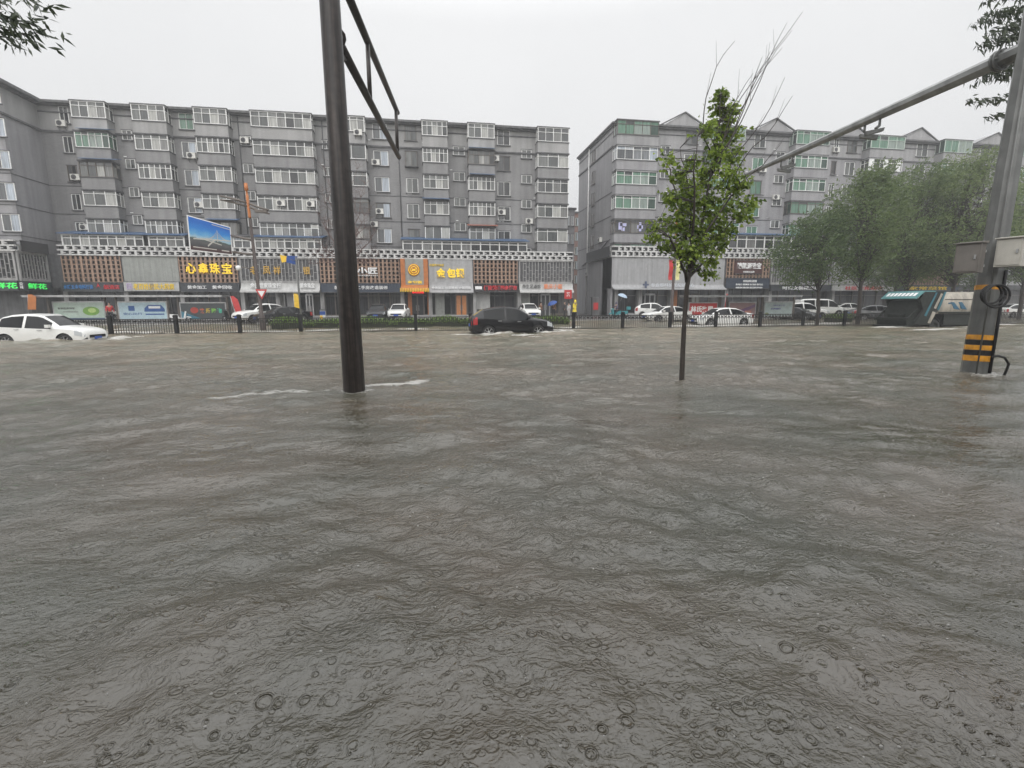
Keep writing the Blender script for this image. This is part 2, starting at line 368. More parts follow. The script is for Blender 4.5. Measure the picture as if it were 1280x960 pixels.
def rings(sc, k):
    flat = N('ShaderNodeMapping'); flat.inputs['Scale'].default_value = (1, 1, 0); l(tc, flat.inputs[0])
    v = N('ShaderNodeTexVoronoi'); v.inputs['Scale'].default_value = sc; l(flat.outputs[0], v.inputs['Vector'])
    sp = N('ShaderNodeSeparateColor'); l(v.outputs['Color'], sp.inputs[0])
    rad = math_('MULTIPLY', sp.outputs[0], .42)
    d = math_('SUBTRACT', v.outputs['Distance'], rad); q = math_('MULTIPLY', d, k)
    g = math_('POWER', 2.718, math_('MULTIPLY', math_('MULTIPLY', q, q), -1))
    g2 = math_('POWER', 2.718, math_('MULTIPLY', math_('MULTIPLY', math_('ADD', q, 2.2), math_('ADD', q, 2.2)), -1))
    s = math_('SUBTRACT', g, math_('MULTIPLY', g2, .8))
    return math_('MULTIPLY', s, mrange(sp.outputs[1], .15, .75))
pa = N('ShaderNodeAttribute'); pa.attribute_name = 'patch'; fo = N('ShaderNodeAttribute'); fo.attribute_name = 'foam'
mask = math_('ADD', mrange(noise(.55, 4, .8, 1.4, .6), .38, .62, .08, .75), math_('MULTIPLY', math_('POWER', pa.outputs['Fac'], 1.6), .9))
rip = noise(11, 3, .85, 1.2, .58, .9, .35)
rip2 = noise(27, 3, .9, 1.1, .6, .8, -.2)
chop = noise(3.2, 2, .6, 1.5, .5, .6, .15)
hgt = math_('ADD', math_('MULTIPLY', math_('ADD', math_('MULTIPLY', rip, .024), math_('MULTIPLY', rip2, .011)), mask),
            math_('MULTIPLY', chop, .02))
hgt = math_('ADD', hgt, math_('MULTIPLY', math_('ADD', math_('ADD', rings(11, 20), math_('MULTIPLY', rings(15.3, 18), .8)), math_('MULTIPLY', rings(22, 15), .55)), .0045))
bp = N('ShaderNodeBump'); bp.inputs['Strength'].default_value = 1; bp.inputs['Distance'].default_value = 1.0; l(hgt, bp.inputs['Height'])
fb = noise(11, 8, .5, 1.6, .85); fm = mrange(math_('ADD', math_('MULTIPLY', fo.outputs['Fac'], .9), math_('MULTIPLY', fb, .9)), .80, 1.04)
bub = mrange(noise(40, 2), .70, .73)
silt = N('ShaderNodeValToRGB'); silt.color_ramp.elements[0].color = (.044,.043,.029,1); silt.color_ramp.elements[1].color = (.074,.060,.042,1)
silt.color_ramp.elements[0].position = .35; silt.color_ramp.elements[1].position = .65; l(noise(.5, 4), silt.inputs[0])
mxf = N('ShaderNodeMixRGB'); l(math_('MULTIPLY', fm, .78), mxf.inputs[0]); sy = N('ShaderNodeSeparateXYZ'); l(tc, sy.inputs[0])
# silt colour lightened with distance across the road, standing in for reflected sky
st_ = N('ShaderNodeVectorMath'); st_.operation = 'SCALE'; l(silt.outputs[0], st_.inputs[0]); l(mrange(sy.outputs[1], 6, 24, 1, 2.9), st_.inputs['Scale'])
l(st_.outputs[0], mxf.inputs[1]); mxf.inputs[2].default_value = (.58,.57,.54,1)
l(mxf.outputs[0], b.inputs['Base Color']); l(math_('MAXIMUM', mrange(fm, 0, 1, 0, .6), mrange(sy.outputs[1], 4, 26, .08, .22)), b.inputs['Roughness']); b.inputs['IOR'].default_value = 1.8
# unresolved chop farther out: facets tilted at random, finer than a pixel
def facet(sc, sx, sy_):
    mp = N('ShaderNodeMapping'); mp.inputs['Scale'].default_value = (sx, sy_, 1); l(tc, mp.inputs[0])
    n = N('ShaderNodeTexNoise'); n.inputs['Scale'].default_value = sc; n.inputs['Detail'].default_value = 2; l(mp.outputs[0], n.inputs['Vector'])
    v = N('ShaderNodeVectorMath'); v.operation = 'SUBTRACT'; l(n.outputs['Color'], v.inputs[0]); v.inputs[1].default_value = (.5,.5,.5)
    v2 = N('ShaderNodeVectorMath'); v2.operation = 'MULTIPLY'; l(v.outputs[0], v2.inputs[0]); v2.inputs[1].default_value = (1,1,0); return v2.outputs[0]
fa_ = N('ShaderNodeVectorMath'); fa_.operation = 'ADD'; l(facet(1.0, 1.1, 3.2), fa_.inputs[0]); l(facet(7, .8, 1.6), fa_.inputs[1])
fs = N('ShaderNodeVectorMath'); fs.operation = 'SCALE'; l(fa_.outputs[0], fs.inputs[0]); l(math_('MULTIPLY', mrange(sy.outputs[1], 5, 18, .0, .6), mrange(noise(.3, 3, .5, 1.6), .3, .65, .6, 1.15)), fs.inputs['Scale'])
fn_ = N('ShaderNodeVectorMath'); fn_.operation = 'ADD'; l(bp.outputs[0], fn_.inputs[0]); l(fs.outputs[0], fn_.inputs[1])
fz = N('ShaderNodeVectorMath'); fz.operation = 'NORMALIZE'; l(fn_.outputs[0], fz.inputs[0]); l(fz.outputs[0], b.inputs['Normal'])
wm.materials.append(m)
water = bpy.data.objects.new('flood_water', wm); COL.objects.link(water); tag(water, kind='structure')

# bubbles and splash drops the rain leaves on the near water
g = MB(); rb = random.Random(77)
def wz(x, y): i = min(max(np.searchsorted(ys, y), 0), ny-1); j = min(max(np.searchsorted(xs, x), 0), nx-1); return Zw[i, j]
for _ in range(1100):
    y = .9+9*rb.random()**2.2; x = rb.uniform(-1.25, 1.6)*(y+.6); rr = rb.choice([.002,.0025,.003,.004,.005,.008]); z = wz(x, y)
    g.lathe([(rr, -.003), (rr*.92, rr*.35), (rr*.6, rr*.75), (0, rr*.95)], (x, y, z), 'Z', 6)
mb2, t2, b2 = nodes('bubble_film'); b2.inputs['Base Color'].default_value = (.5,.49,.46,1); b2.inputs['Roughness'].default_value = .04; b2.inputs['IOR'].default_value = 1.7; b2.inputs['Alpha'].default_value = .55
tag(g.build('rain_bubbles', mb2), 'tiny bubbles and drops the rain raises on the near water', 'bubbles', kind='stuff')

M['ground'] = mat('wet_ground', (.06,.058,.055), .5, var=.2, scale=.6, bump=.2, bscale=8)
M['pave'] = brickmat('wet_paving', (.10,.097,.095), (.125,.12,.117), (.06,.06,.06), .6, .3, .012, streak=.2, rough=.28)
g = MB(); g.box(-260, 260, -45, 420, -.9, -.6); tag(g.build('ground', M['ground']), kind='structure')
g = MB(); g.box(-110, 150, 45.5, 120, -.5, .12); tag(g.build('pavement', M['pave']), kind='structure')
g = MB(); g.box(-110, 150, 45.2, 45.5, -.5, .16); tag(g.build('kerb', M['concrete']), kind='structure')
g = MB(); g.box(-110, 150, 30.1, 30.5, -.6, -.12); tag(g.build('median_kerb', M['concrete']), kind='structure')

# ================================================================== BUILDINGS
YF, YB, YP = 58.2, 57.0, 55.0          # wall plane, bay fronts, shop podium front
FL = 2.76
def glassgrid(g, x0, x1, z0, z1, y, n, tr=.72):
    # panes: two rows split by a transom
    zs = [z0, z0+(z1-z0)*tr, z1]; w = (x1-x0)/n
    for i in range(n):
        for a, c in zip(zs, zs[1:]): g.face([(x0+i*w,y,a), (x0+(i+1)*w,y,a), (x0+(i+1)*w,y,c), (x0+i*w,y,c)])
def framegrid(f, x0, x1, z0, z1, y, n, tr=.72, w=.055, d=.06):
    yy = (y-d, y+.02)
    for z in (z0, z1-w): f.box(x0, x1, *yy, z, z+w)
    zt = z0+(z1-z0)*tr
    if tr < 1: f.box(x0, x1, yy[0]+.006, yy[1], zt-w*.4, zt+w*.4)
    for i in range(n+1):
        x = min(max(x0+(x1-x0)*i/n, x0+w*.5), x1-w*.5); ww = w*(1.25 if i % 2 == 0 else .8)
        f.box(x-ww/2, x+ww/2, yy[0]+.003, yy[1], z0+.003, z1-.003)
class Bld:
    def __init__(s, name, label, loc): s.loc = loc; s.o = thing(name, label, 'building', loc)
    def part(s, mb, name, mats, parent=None):
        o = mb.build(name, mats, parent or s.o, s.loc); return o
rbay = random.Random(4)
def bay(B, x0, x1, zw, hw, wallm, frame, pane, n=4, yf=YB, apron=1.28, label=None, lback=False):
    tr = rbay.choice([.72,.72,.66,.78,.999,.72]); n = max(2, n+rbay.choice([0,0,0,1,-1,2]))
    if label is None and rbay.random() < .07: frame = M['frame_d']
    # projecting enclosed balcony: apron, ledges, glazing on the front and both returns
    a = MB(); a.box(x0, x1, yf, YF, zw-apron, zw)
    a.box(x0+.04, x1-.04, yf+.3, YF, zw, zw+hw)          # core behind the glazing
    o = B.part(a, 'bay_window', wallm)
    if label: o['label'] = label
    for ex, za, zb in ((.07,zw-.05,zw+.03), (.09,zw+hw,zw+hw+.1), (.05,zw-apron-.07,zw-apron+.01)):
        e = MB(); e.box(x0-ex, x1+ex, yf-ex-.01, YF-.01, za, zb); B.part(e, 'ledge', M['trim'], o)
    f = MB(); framegrid(f, x0, x1, zw+.03, zw+hw, yf, n, min(tr, .97))
    g = MB(); glassgrid(g, x0, x1, zw+.03, zw+hw, yf+.01, n, min(tr, .97))
    for xx, sg in ((x0, 1), (x1, -1)):
        zt = zw+.03+(hw-.03)*min(tr, .97)
        for ya, yc in ((yf+.03, yf+.6), (yf+.6, YF)):
            for za, zc in ((zw+.03, zt), (zt, zw+hw)):
                x = xx+sg*.01; p = [(x,ya,za),(x,yc,za),(x,yc,zc),(x,ya,zc)]; g.face(p if sg < 0 else p[::-1])
        for yy in (yf+.6, YF-.04): f.box(xx-.03, xx+.03, yy-.03, yy+.03, zw+.03, zw+hw)
        for za in (zw+.05, zt, zw+hw-.03): f.box(xx-.025, xx+.025, yf+.01, YF, za-.025, za+.025)
    B.part(f, 'window_frame', frame, o); B.part(g, 'pane', pane, o)
    return o
def window(B, x0, x1, z0, z1, frame, pane, n=2, y=YF, tr=1.0, proud=0):
    f = MB(); yy = y-proud
    framegrid(f, x0, x1, z0, z1, yy-.01, n, tr, .05, .05)
    o = B.part(f, 'window', frame)
    g = MB()
    if tr < 1: glassgrid(g, x0, x1, z0, z1, yy-.004, n, tr)
    else:
        w = (x1-x0)/n
        for i in range(n): g.face([(x0+i*w,yy-.004,z0),(x0+(i+1)*w,yy-.004,z0),(x0+(i+1)*w,yy-.004,z1),(x0+i*w,yy-.004,z1)])
    B.part(g, 'pane', pane, o)
    s = MB(); s.box(x0-.1, x1+.1, y-.16-proud, y-.002, z0-.09, z0-.003); B.part(s, 'sill', M['trim'], o)
    s = MB(); s.box(x0-.06, x1+.06, y-.09-proud, y-.002, z1+.003, z1+.07)
    if proud: s.box(x0-.02, x1+.02, yy+.03, y-.002, z0, z1+.01)
    B.part(s, 'lintel', M['trim'], o)
    return o
def px2x(px, py, Y=YB): return at(px, py, Y).x
ac_spots = []; _acn = [0]

# ---------------- unseen low shop, added behind the camera so its reflection darkens the near ripples
o = thing('unseen_shop', 'unseen low grey shop with deep eave, added behind the camera to darken ripples', 'building', (0, -1.8, 0))
g = MB(); g.box(-30, 30, -12, -1.8, -.6, 4.6); g.build('wall', M['concrete_d'], o, (0, -1.8, 0))
g = MB(); g.box(-30, 30, -1.79, -.35, 3.5, 3.68); g.box(-30, 30, -.45, -.3, 3.3, 3.72); g.build('eave', M['concrete_d'], o, (0, -1.8, 0))
g = MB()
for k in range(20): g.face([(-29+3*k,-1.79,.3),(-26.4+3*k,-1.79,.3),(-26.4+3*k,-1.79,3),(-29+3*k,-1.79,3)])
g.build('shop_window', M['shop'], o, (0, -1.8, 0))

# ---------------- left block
Zr1 = at(690, 177.5, YB).z              # bottom of the top row of windows
Zrow = [Zr1-FL*i for i in range(6)]
ZTOP = at(690, 158, YB).z
XL0, XL1 = at(56, 250, YF).x+.6, at(707, 230, YF).x
LB = Bld('apartment_block', 'long grey apartment block on the left with white framed bays above shops', (XL0, YF, 0))
w = MB(); w.box(XL0, XL1, YF, YF+12, .1, Zrow[0]-1.0); LB.part(w, 'wall', M['wall'])
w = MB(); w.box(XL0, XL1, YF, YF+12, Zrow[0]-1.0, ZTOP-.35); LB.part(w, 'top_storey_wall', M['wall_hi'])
w = MB(); w.box(XL0, XL1+.1, YF-.75, YF+12.1, ZTOP-.22, ZTOP); w.box(XL0, XL1+.06, YF-.5, YF+12.05, ZTOP-.35, ZTOP-.22)
LB.part(w, 'cornice', M['concrete_d'])
w = MB(); w.box(XL0, XL1+.05, YF-.14, YF, Zrow[0]-1.12, Zrow[0]-.95); w.box(XL0, XL1+.03, YF-.1, YF, ZTOP-.95, ZTOP-.85)
for k in (2, 3, 4, 5): w.box(XL0, XL1, YF-.03, YF, Zrow[k]-.72, Zrow[k]-.62)
LB.part(w, 'string_course', M['trim'])
# bays: pixel columns measured on each floor (left edge, right edge) at the first and fifth row
def colx(a1, a5, row, y1=170, y5=285, Y=YB):
    q = row/4; return px2x(a1+(a5-a1)*q, y1+(y5-y1)*q, Y)
HB = 1.5
bays = [(87,109,129,151,4), (162,182,204,222,4), (241,258,281,299,4), (310,328,388,399,8), (419,427,455,462,2),
        (527,532,558,563,4), (586,586,616,621,4), (672,672,706,704,4)]
for bi, (a1, a5, b1, b5, n) in enumerate(bays):
    for r in range(6):
        y1 = 141 if bi < 2 else 155 if bi < 5 else 165
        if bi in (0,1,2,3,5,6) and r == 5: continue
        x0 = colx(a1, a5, r, y1, y1+122); x1 = colx(b1, b5, r, y1, y1+122)
        if r == 5 and bi == 7: x1 = min(x1, XL1-.02)
        x0 = px2x((a1+a5)/2+(a5-a1)/2*0, y1+60) if False else x0
        xm0 = colx(a1, a5, 2, y1, y1+122); xm1 = colx(b1, b5, 2, y1, y1+122)
        if bi == 7: xm1 = XL1-.02
        fr = M['frame']; pn = M['pane']; lab = None
        if bi == 0 and r == 1: pn = M['pane_g']; lab = 'bay with green tinted panes'
        elif bi == 7 and r in (0, 2): pn = M['pane_d']
        elif (bi, r) in ((4, 4), (7, 5)): fr = M['frame_d']; lab = 'bay with dark frames'
        if bi == 4 and r == 5: xm0 -= .0
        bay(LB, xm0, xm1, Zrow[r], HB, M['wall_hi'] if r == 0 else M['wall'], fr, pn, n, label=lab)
# coloured sheets over some bays
for (a, c, r, mm) in ((100,142,1,'blue_roof'), (102,150,2,'blue_roof'), (260,300,4,'blue_roof'), (528,562,3,'blue_roof'), (586,618,1,'blue_roof'), (587,618,2,'blue_roof'), (584,622,4,'red_sheet')):
    y1 = 141 if a < 240 else 165; yy = y1+r*29
    q = MB(); X0, X1 = px2x(a, yy), px2x(c, yy); z = Zrow[r]+HB+.12
    q.hexa([(X0,YB-.55,z-.02),(X1,YB-.55,z-.02),(X1,YB+.3,z+.22),(X0,YB+.3,z+.22)], [(X0,YB-.55,z+.03),(X1,YB-.55,z+.03),(X1,YB+.3,z+.27),(X0,YB+.3,z+.27)])
    LB.part(q, 'awning', M[mm])
# flat windows; half-landing windows sit lower
flat = [(74,92,86,103,0,2,'pane_d',0), (221,238,240,254,0,2,'pane_b',0), (464,473,483,490,0,2,'pane_b',0), (505,511,520,525,0,2,'pane',0), (622,622,637,638,0,2,'pane_d',0)]
half = [(153,166,165,178), (298,314,310,327), (399,413,409,424), (565,570,580,583), (651,653,664,664)]
for fi, (a1, a5, b1, b5, _, n, pn, pr_) in enumerate(flat):
    for r in range(6 if fi in (2, 4) else 5):
        y1 = 141 if fi < 2 else 165
        x0 = colx(a1, a5, 2, y1, y1+122, YF); x1 = colx(b1, b5, 2, y1, y1+122, YF)
        p = M[pn]
        if fi == 1 and r == 0: p = M['pane_g']
        window(LB, x0, x1, Zrow[r]-.25, Zrow[r]+1.3, M['frame'] if rnd.random() < .6 else M['frame_d'], p, n, proud=.35 if (fi, r) == (3, 1) else 0)
for fi, (a1, a5, b1, b5) in enumerate(half):
    for r in range(5):
        y1 = 162 if fi == 0 else 172 if fi < 3 else 184
        x0 = colx(a1, a5, 2, y1, y1+116, YF); x1 = colx(b1, b5, 2, y1, y1+116, YF)
        window(LB, x0, x1, Zrow[r]-1.55, Zrow[r]-.62, M['frame'], M['pane'], 2)
for r in range(6):
    for _ in range(9):
        x = rnd.uniform(XL0+1, XL1-1); v = MB(); v.box(x, x+.28, YF-.05, YF, Zrow[r]-.42, Zrow[r]-.34); LB.part(v, 'vent', M['t_white'] if rnd.random() < .6 else M['trim'])
# drainpipes
for px in (500, 304, 407):
    x = px2x(px, 230, YF-.1); q = MB(); q.tube([(x,YF-.09,8),(x,YF-.09,ZTOP-.3)], .05, 8); LB.part(q, 'drainpipe', M['trim'])
# glazed lean-tos standing on the podium roof
def leanto(B, a, c, py, zb, zt, n, roofm, yf=YP+1.0, pane='pane_d', tall=True):
    x0, x1 = px2x(a, py, yf), px2x(c, py, yf)
    bx = MB(); bx.box(x0+.03, x1-.03, yf+.25, YF, zb, zt); o = B.part(bx, 'rooftop_lean_to', M['concrete'])
    f = MB(); framegrid(f, x0, x1, zb+.1, zt, yf, n, .74, .1, .08); B.part(f, 'window_frame', M['frame'], o)
    g = MB(); glassgrid(g, x0, x1, zb+.1, zt, yf+.01, n, .74)
    for xx in (x0, x1): g.face([(xx,yf+.01,zb+.1),(xx,YF,zb+.1),(xx,YF,zt),(xx,yf+.01,zt)])
    B.part(g, 'pane', M[pane], o)
    q = MB(); q.hexa([(x0-.2,yf-.45,zt+.02),(x1+.2,yf-.45,zt+.02),(x1+.2,YF,zt+.55),(x0-.2,YF,zt+.55)], [(x0-.2,yf-.45,zt+.1),(x1+.2,yf-.45,zt+.1),(x1+.2,YF,zt+.63),(x0-.2,YF,zt+.63)])
    B.part(q, 'lean_to_roof', roofm, o)
ZLT = at(715, 315, YP).z                # top of the lattice parapet
for a, c, n, rm, pn in ((78,180,9,'blue_roof','pane'), (186,231,4,'blue_roof','pane_d'), (292,314,2,'trim','pane_b'), (318,402,9,'blue_roof','pane'), (503,659,13,'blue_roof','pane_d')):
    leanto(LB, a, c, 302, ZLT-.3, ZLT+1.12, n, M[rm], pane=pn)
# projecting wing at the left edge
XW = at(14, 120, 53.6).x
ZTW = ZTOP+.0
w = MB(); w.box(XW-16, XL0, 53.6, YF+12, .1, Zrow[0]-1.0); LB.part(w, 'wing_wall', M['wall_r'])
w = MB(); w.box(XW-16, XL0, 53.6, YF+11.9, Zrow[0]-1.0, ZTW-.35); LB.part(w, 'wing_top_wall', M['wall_hi'])
w = MB(); w.box(XW-16.2, XL0+.75, 52.9, YF+12.2, ZTW-.2, ZTW+.06); w.box(XW-16, XL0+.3, 53.2, YF+12, ZTW-.36, ZTW-.2); w.box(XW-16, XL0+.16, 53.44, YF+11, Zrow[0]-1.12, Zrow[0]-.94)
for k in (2, 3, 4, 5): w.box(XW-16, XL0+.03, 53.57, YF, Zrow[k]-.72, Zrow[k]-.62)
LB.part(w, 'wing_cornice', M['concrete_d'])
for r in range(6):
    for a, c in ((-18, -1), (-62, -44)):
        xa = px2x(a+r*5, 150+r*30, 53.6); xc = xa+1.45
        window(LB, xa, xc, Zrow[r]-.3, Zrow[r]+1.25, M['frame'], M['pane_b'], 2, y=53.6)

# ---------------- right block
RZ1 = at(800, 169, YB).z; RR = [RZ1-FL*1.0*i for i in range(6)]
RTOP = at(776, 150, YB).z
XR0 = at(768, 240, YB+.3).x; XR1 = px2x(1330, 230, YF)
RB = Bld('apartment_block', 'pale grey apartment block on the right with green framed bays and small roof gables', (XR0, YF, 0))
SD = 13.5
w = MB(); w.box(XR0, XR1, YF, YF+SD, .1, RR[0]-1.0); RB.part(w, 'wall', M['wall_r'])
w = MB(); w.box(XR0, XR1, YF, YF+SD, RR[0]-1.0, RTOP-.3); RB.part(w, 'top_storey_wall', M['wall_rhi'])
w = MB(); w.box(XR0-.35, XR1, YF-.6, YF+SD+.2, RTOP-.16, RTOP+.04); w.box(XR0-.2, XR1, YF-.4, YF+SD, RTOP-.34, RTOP-.16)
RB.part(w, 'cornice', M['concrete_d'])
w = MB(); w.box(XR0-.12, XR1, YF-.12, YF+SD, RR[0]-1.12, RR[0]-.95); w.box(XR0-.06, XR1, YF-.06, YF+SD, RTOP-.95, RTOP-.84)
for k in (2, 3, 4, 5): w.box(XR0-.03, XR1, YF-.03, YF+SD, RR[k]-.72, RR[k]-.62)
RB.part(w, 'string_course', M['trim'])
gm = [(825,853,879), (938,966,992), (1042,1063,1082), (1120,1147,1168), (1217,1243,1262), (1300,1322,1340)]
for a, c, e in gm:
    X0, Xc, X1 = px2x(a, 165, YF), px2x(c, 165, YF), px2x(e, 165, YF)
    zt = RTOP+1.5
    q = MB(); q.prism([(X0,RTOP-.1),(Xc,zt),(X1,RTOP-.1)][::-1], YF-.45, YF+3); o = RB.part(q, 'roof_gable', M['wall_rhi'])
    q = MB()
    for p0, p1 in (((X0-.2,RTOP),(Xc,zt+.06)), ((X1+.2,RTOP),(Xc,zt+.06))): q.bar((p0[0],YF-.5,p0[1]), (p1[0],YF-.5,p1[1]), .2, .13)
    RB.part(q, 'gable_edge', M['concrete_d'], o)
rb_bays = [(777,822,5,774), (885,930,4,880), (1010,1040,4,1000), (1086,1128,4,1076), (1178,1212,4,1168), (1272,1310,4,1262)]
for bi, (a, c, n, a5) in enumerate(rb_bays):
    for r in range(6):
        yy = 195 if bi < 2 else 203
        x0, x1 = px2x(a, yy), px2x(c, yy)
        if bi == 2: x0, x1 = px2x(993, 205), px2x(1034, 205)
        if bi == 0: x0 = XR0+.02
        pn, fr, lab = M['pane_g'], M['frame'], None
        if r == 0: fr = M['frame_g']
        if bi == 0 and r == 1: pn = M['pane_b']
        if bi == 0 and r == 4: pn, fr, lab = M['pane_d'], M['frame_d'], 'bay with dark frames and bluish white patches behind the panes'
        if bi == 3 and r == 1: pn, lab = M['pane_d'], 'bay with dark panes and white shutters'
        o = bay(RB, x0, x1, RR[r], 1.55, M['wall_rhi'] if r == 0 else M['wall_r'], fr, pn, n, label=lab)
        if bi == 0 and r == 4:
            q = MB()
            for xa, xc, za, zc in ((.5,.95,.35,1.2),(.7,1.5,.75,1.15),(.9,1.3,.2,.6),(2.9,3.6,.5,.9),(3.1,3.4,.2,1.25)): q.box(x0+xa, x0+xc, YB-.03, YB+.0, RR[r]+za, RR[r]+zc)
            RB.part(q, 'curtain_patch', mat('bluish_white_cloth', (.5,.5,.75), .7), o)
        if bi == 3 and r == 1:
            q = MB(); ww = (x1-x0)
            for k in (0, .42, .8): q = MB(); q.box(x0+ww*k, x0+ww*(k+.14), YB-.09, YB-.064, RR[r]+.1, RR[r]+1.45); RB.part(q, 'shutter', M['white'], o)
for fi, (a, c, pn) in enumerate(((857,872,'pane'), (943,957,'pane_g'), (1042,1048,'pane_d'), (1059,1071,'pane'), (1146,1160,'pane'), (1226,1238,'pane'))):
    for r in range(5):
        yy = 175+8*(fi > 1); x0, x1 = px2x(a-r*.6, yy, YF), px2x(c-r*.6, yy, YF)
        window(RB, x0, x1, RR[r]-.3, RR[r]+1.3, M['frame'] if (fi+r) % 3 else M['frame_d'], M[pn] if r else M['pane'], 2)
for fi, (a, c) in enumerate(((826,837), (969,980), (1104,1112))):
    for r in range(5):
        x0, x1 = px2x(a, 195+20*fi/2, YF), px2x(c, 195+20*fi/2, YF)
        window(RB, x0, x1, RR[r]-1.6, RR[r]-.65, M['frame'], M['pane'], 2)
for px in (879, 988, 1100):
    x = px2x(px, 230, YF-.1); q = MB(); q.tube([(x,YF-.09,8.5),(x,YF-.09,RTOP-.2)], .055, 8); RB.part(q, 'drainpipe', M['frame'])
for r in range(6):
    for _ in range(9):
        x = rnd.uniform(XR0+6, XR1-30); v = MB(); v.box(x, x+.28, YF-.05, YF, RR[r]-.42, RR[r]-.34); RB.part(v, 'vent', M['t_white'] if rnd.random() < .6 else M['trim'])
# gable-end windows and pipe on the side wall
for r in range(6):
    for yw in (YF+6.2,):
        f = MB(); z0, z1 = RR[r]-.9, RR[r]+.75
        f.box(XR0-.06, XR0-.003, yw, yw+.06, z0, z1); f.box(XR0-.06, XR0-.003, yw+1.2, yw+1.26, z0, z1); f.box(XR0-.055, XR0-.003, yw+.57, yw+.63, z0, z1); f.box(XR0-.16, XR0-.003, yw-.1, yw+1.36, z0-.1, z0-.003)
        o = RB.part(f, 'window', M['frame_d']); g = MB(); g.face([(XR0-.01,yw+1.2,z0),(XR0-.01,yw+.06,z0),(XR0-.01,yw+.06,z1),(XR0-.01,yw+1.2,z1)]); RB.part(g, 'pane', M['pane_d'], o)
q = MB(); q.tube([(XR0-.12,YF+8.6,.2),(XR0-.12,YF+8.6,RTOP-.3)], .07, 8); RB.part(q, 'drainpipe', M['frame'])
q = MB(); q.tube([(XR0-.1,YF+.5,9.3),(XR0-.1,YF+4,8.2),(XR0-.1,YF+11,7.0)], .08, 6); RB.part(q, 'cable_duct', M['trim'])
leanto(RB, 910, 1000, 300, ZLT+.4, ZLT+2.4, 8, M['blue_roof'])

# ---------------- shop podium (both blocks): lattice parapet, facing panels, shopfronts
def parapet(B, x0, x1, y, z0, z1, ret=None):
    d = MB(); d.box(x0+.02, x1-.02, y+.28, y+.34, z0, z1)
    if ret: d.box(ret[0]+.28, ret[0]+.34, y+.3, ret[1], z0, z1) if ret[2] > 0 else d.box(ret[0]-.34, ret[0]-.28, y+.3, ret[1], z0, z1)
    h = z1-z0; m_ = MB()
    def run(bx, length):
        for zz in (0, .44): bx(0, length, z0+h*zz, z0+h*zz+h*.13)
        bx(0, length, z1-h*.12, z1)
        n = int(length/.72)
        for row in range(2):
            for i in range(n+1):
                u = (i+(.5 if row % 2 else 0))*.72+.3
                if u+.45 > length: continue
                bx(u, u+.2, z0+h*(.13+.44*row), z0+h*(.44+.44*row))
                bx(u+.2, u+.4, z0+h*(.22+.44*row), z0+h*(.31+.44*row))
    run(lambda a, c, e, f: m_.box(x0+a, x0+c, y, y+.12, e, f), x1-x0)
    if ret: run(lambda a, c, e, f: m_.box(ret[0]-.06, ret[0]+.06, y+.13+a, y+.13+c, e, f), ret[1]-y-.2)
    o = B.part(m_, 'lattice_parapet', M['lattice']); B.part(d, 'parapet_backing', M['dark'], o)
def woodlattice(B, x0, x1, z0, z1, y, ma, mb_):
    k = MB(); k.box(x0, x1, y+.1, y+.2, z0, z1); o = B.part(k, 'facing_panel', mb_)
    s = MB(); n = max(2, int((x1-x0)/.42)); w_ = (x1-x0)/n
    for i in range(n+1): s.box(max(x0, x0+i*w_-.1), min(x1, x0+i*w_+.1), y+.02, y+.099, z0, z1)
    for i in range(7): z = z0+(z1-z0)*i/6; s.box(x0, x1, y+.04, y+.099, max(z0, z-.055), min(z1, z+.055))
    B.part(s, 'lattice', ma, o)
    return o
def fretwork(B, x0, x1, z0, z1, y, backm, fn=None):
    k = MB(); k.box(x0, x1, y+.14, y+.2, z0, z1)
    if fn: k.v = [fn(p) for p in k.v]
    o = B.part(k, 'facing_panel', backm)
    s = MB(); f = .16
    s.box(x0, x1, y-.04, y+.139, z0, z0+f*1.6); s.box(x0, x1, y-.04, y+.139, z1-f, z1); s.box(x0, x0+f, y-.04, y+.139, z0+f*1.6, z1-f); s.box(x1-f, x1, y-.04, y+.139, z0+f*1.6, z1-f)
    n = int((x1-x0-2*f)/.34); r2 = random.Random(int(x0*10))
    for i in range(1, n):
        x = x0+f+(x1-x0-2*f)*i/n; s.box(x-.036, x+.036, y+.02, y+.11, z0+f, z1-f)
        for q in range(r2.randint(2, 3)): z = z0+f+(z1-z0-2*f)*((q+.5*(i % 2)+.25)/3); s.box(x, x+.34, y+.03, y+.1, z-.03, z+.03)
    if fn:
        s.v = [fn(p) for p in s.v]
    B.part(s, 'fretwork', M['concrete'], o); return o
def plainpanel(B, x0, x1, z0, z1, y, ma):
    k = MB(); k.box(x0, x1, y+.06, y+.2, z0, z1); o = B.part(k, 'facing_panel', ma)
    s = MB(); n = int((x1-x0)/.6)
    for i in range(n+1): x = x0+(x1-x0)*i/n; s.box(x-.012, x+.012, y+.045, y+.0585, z0, z1)
    B.part(s, 'rib', ma, o); return o
def podium(B, x0, x1, zp0, zp1, zl1, back=YF):
    w = MB(); w.box(x0, x1, YP+.2, back-.01, 3.35, zp1+.1); w.box(x0, x1, YP+1.3, back-.01, .1, 3.35); B.part(w, 'podium_wall', M['concrete_d'])
    w = MB(); w.box(x0, x1, YP+.1, YP+.2, 3.3, zp1); B.part(w, 'podium_cladding', M['trim'])
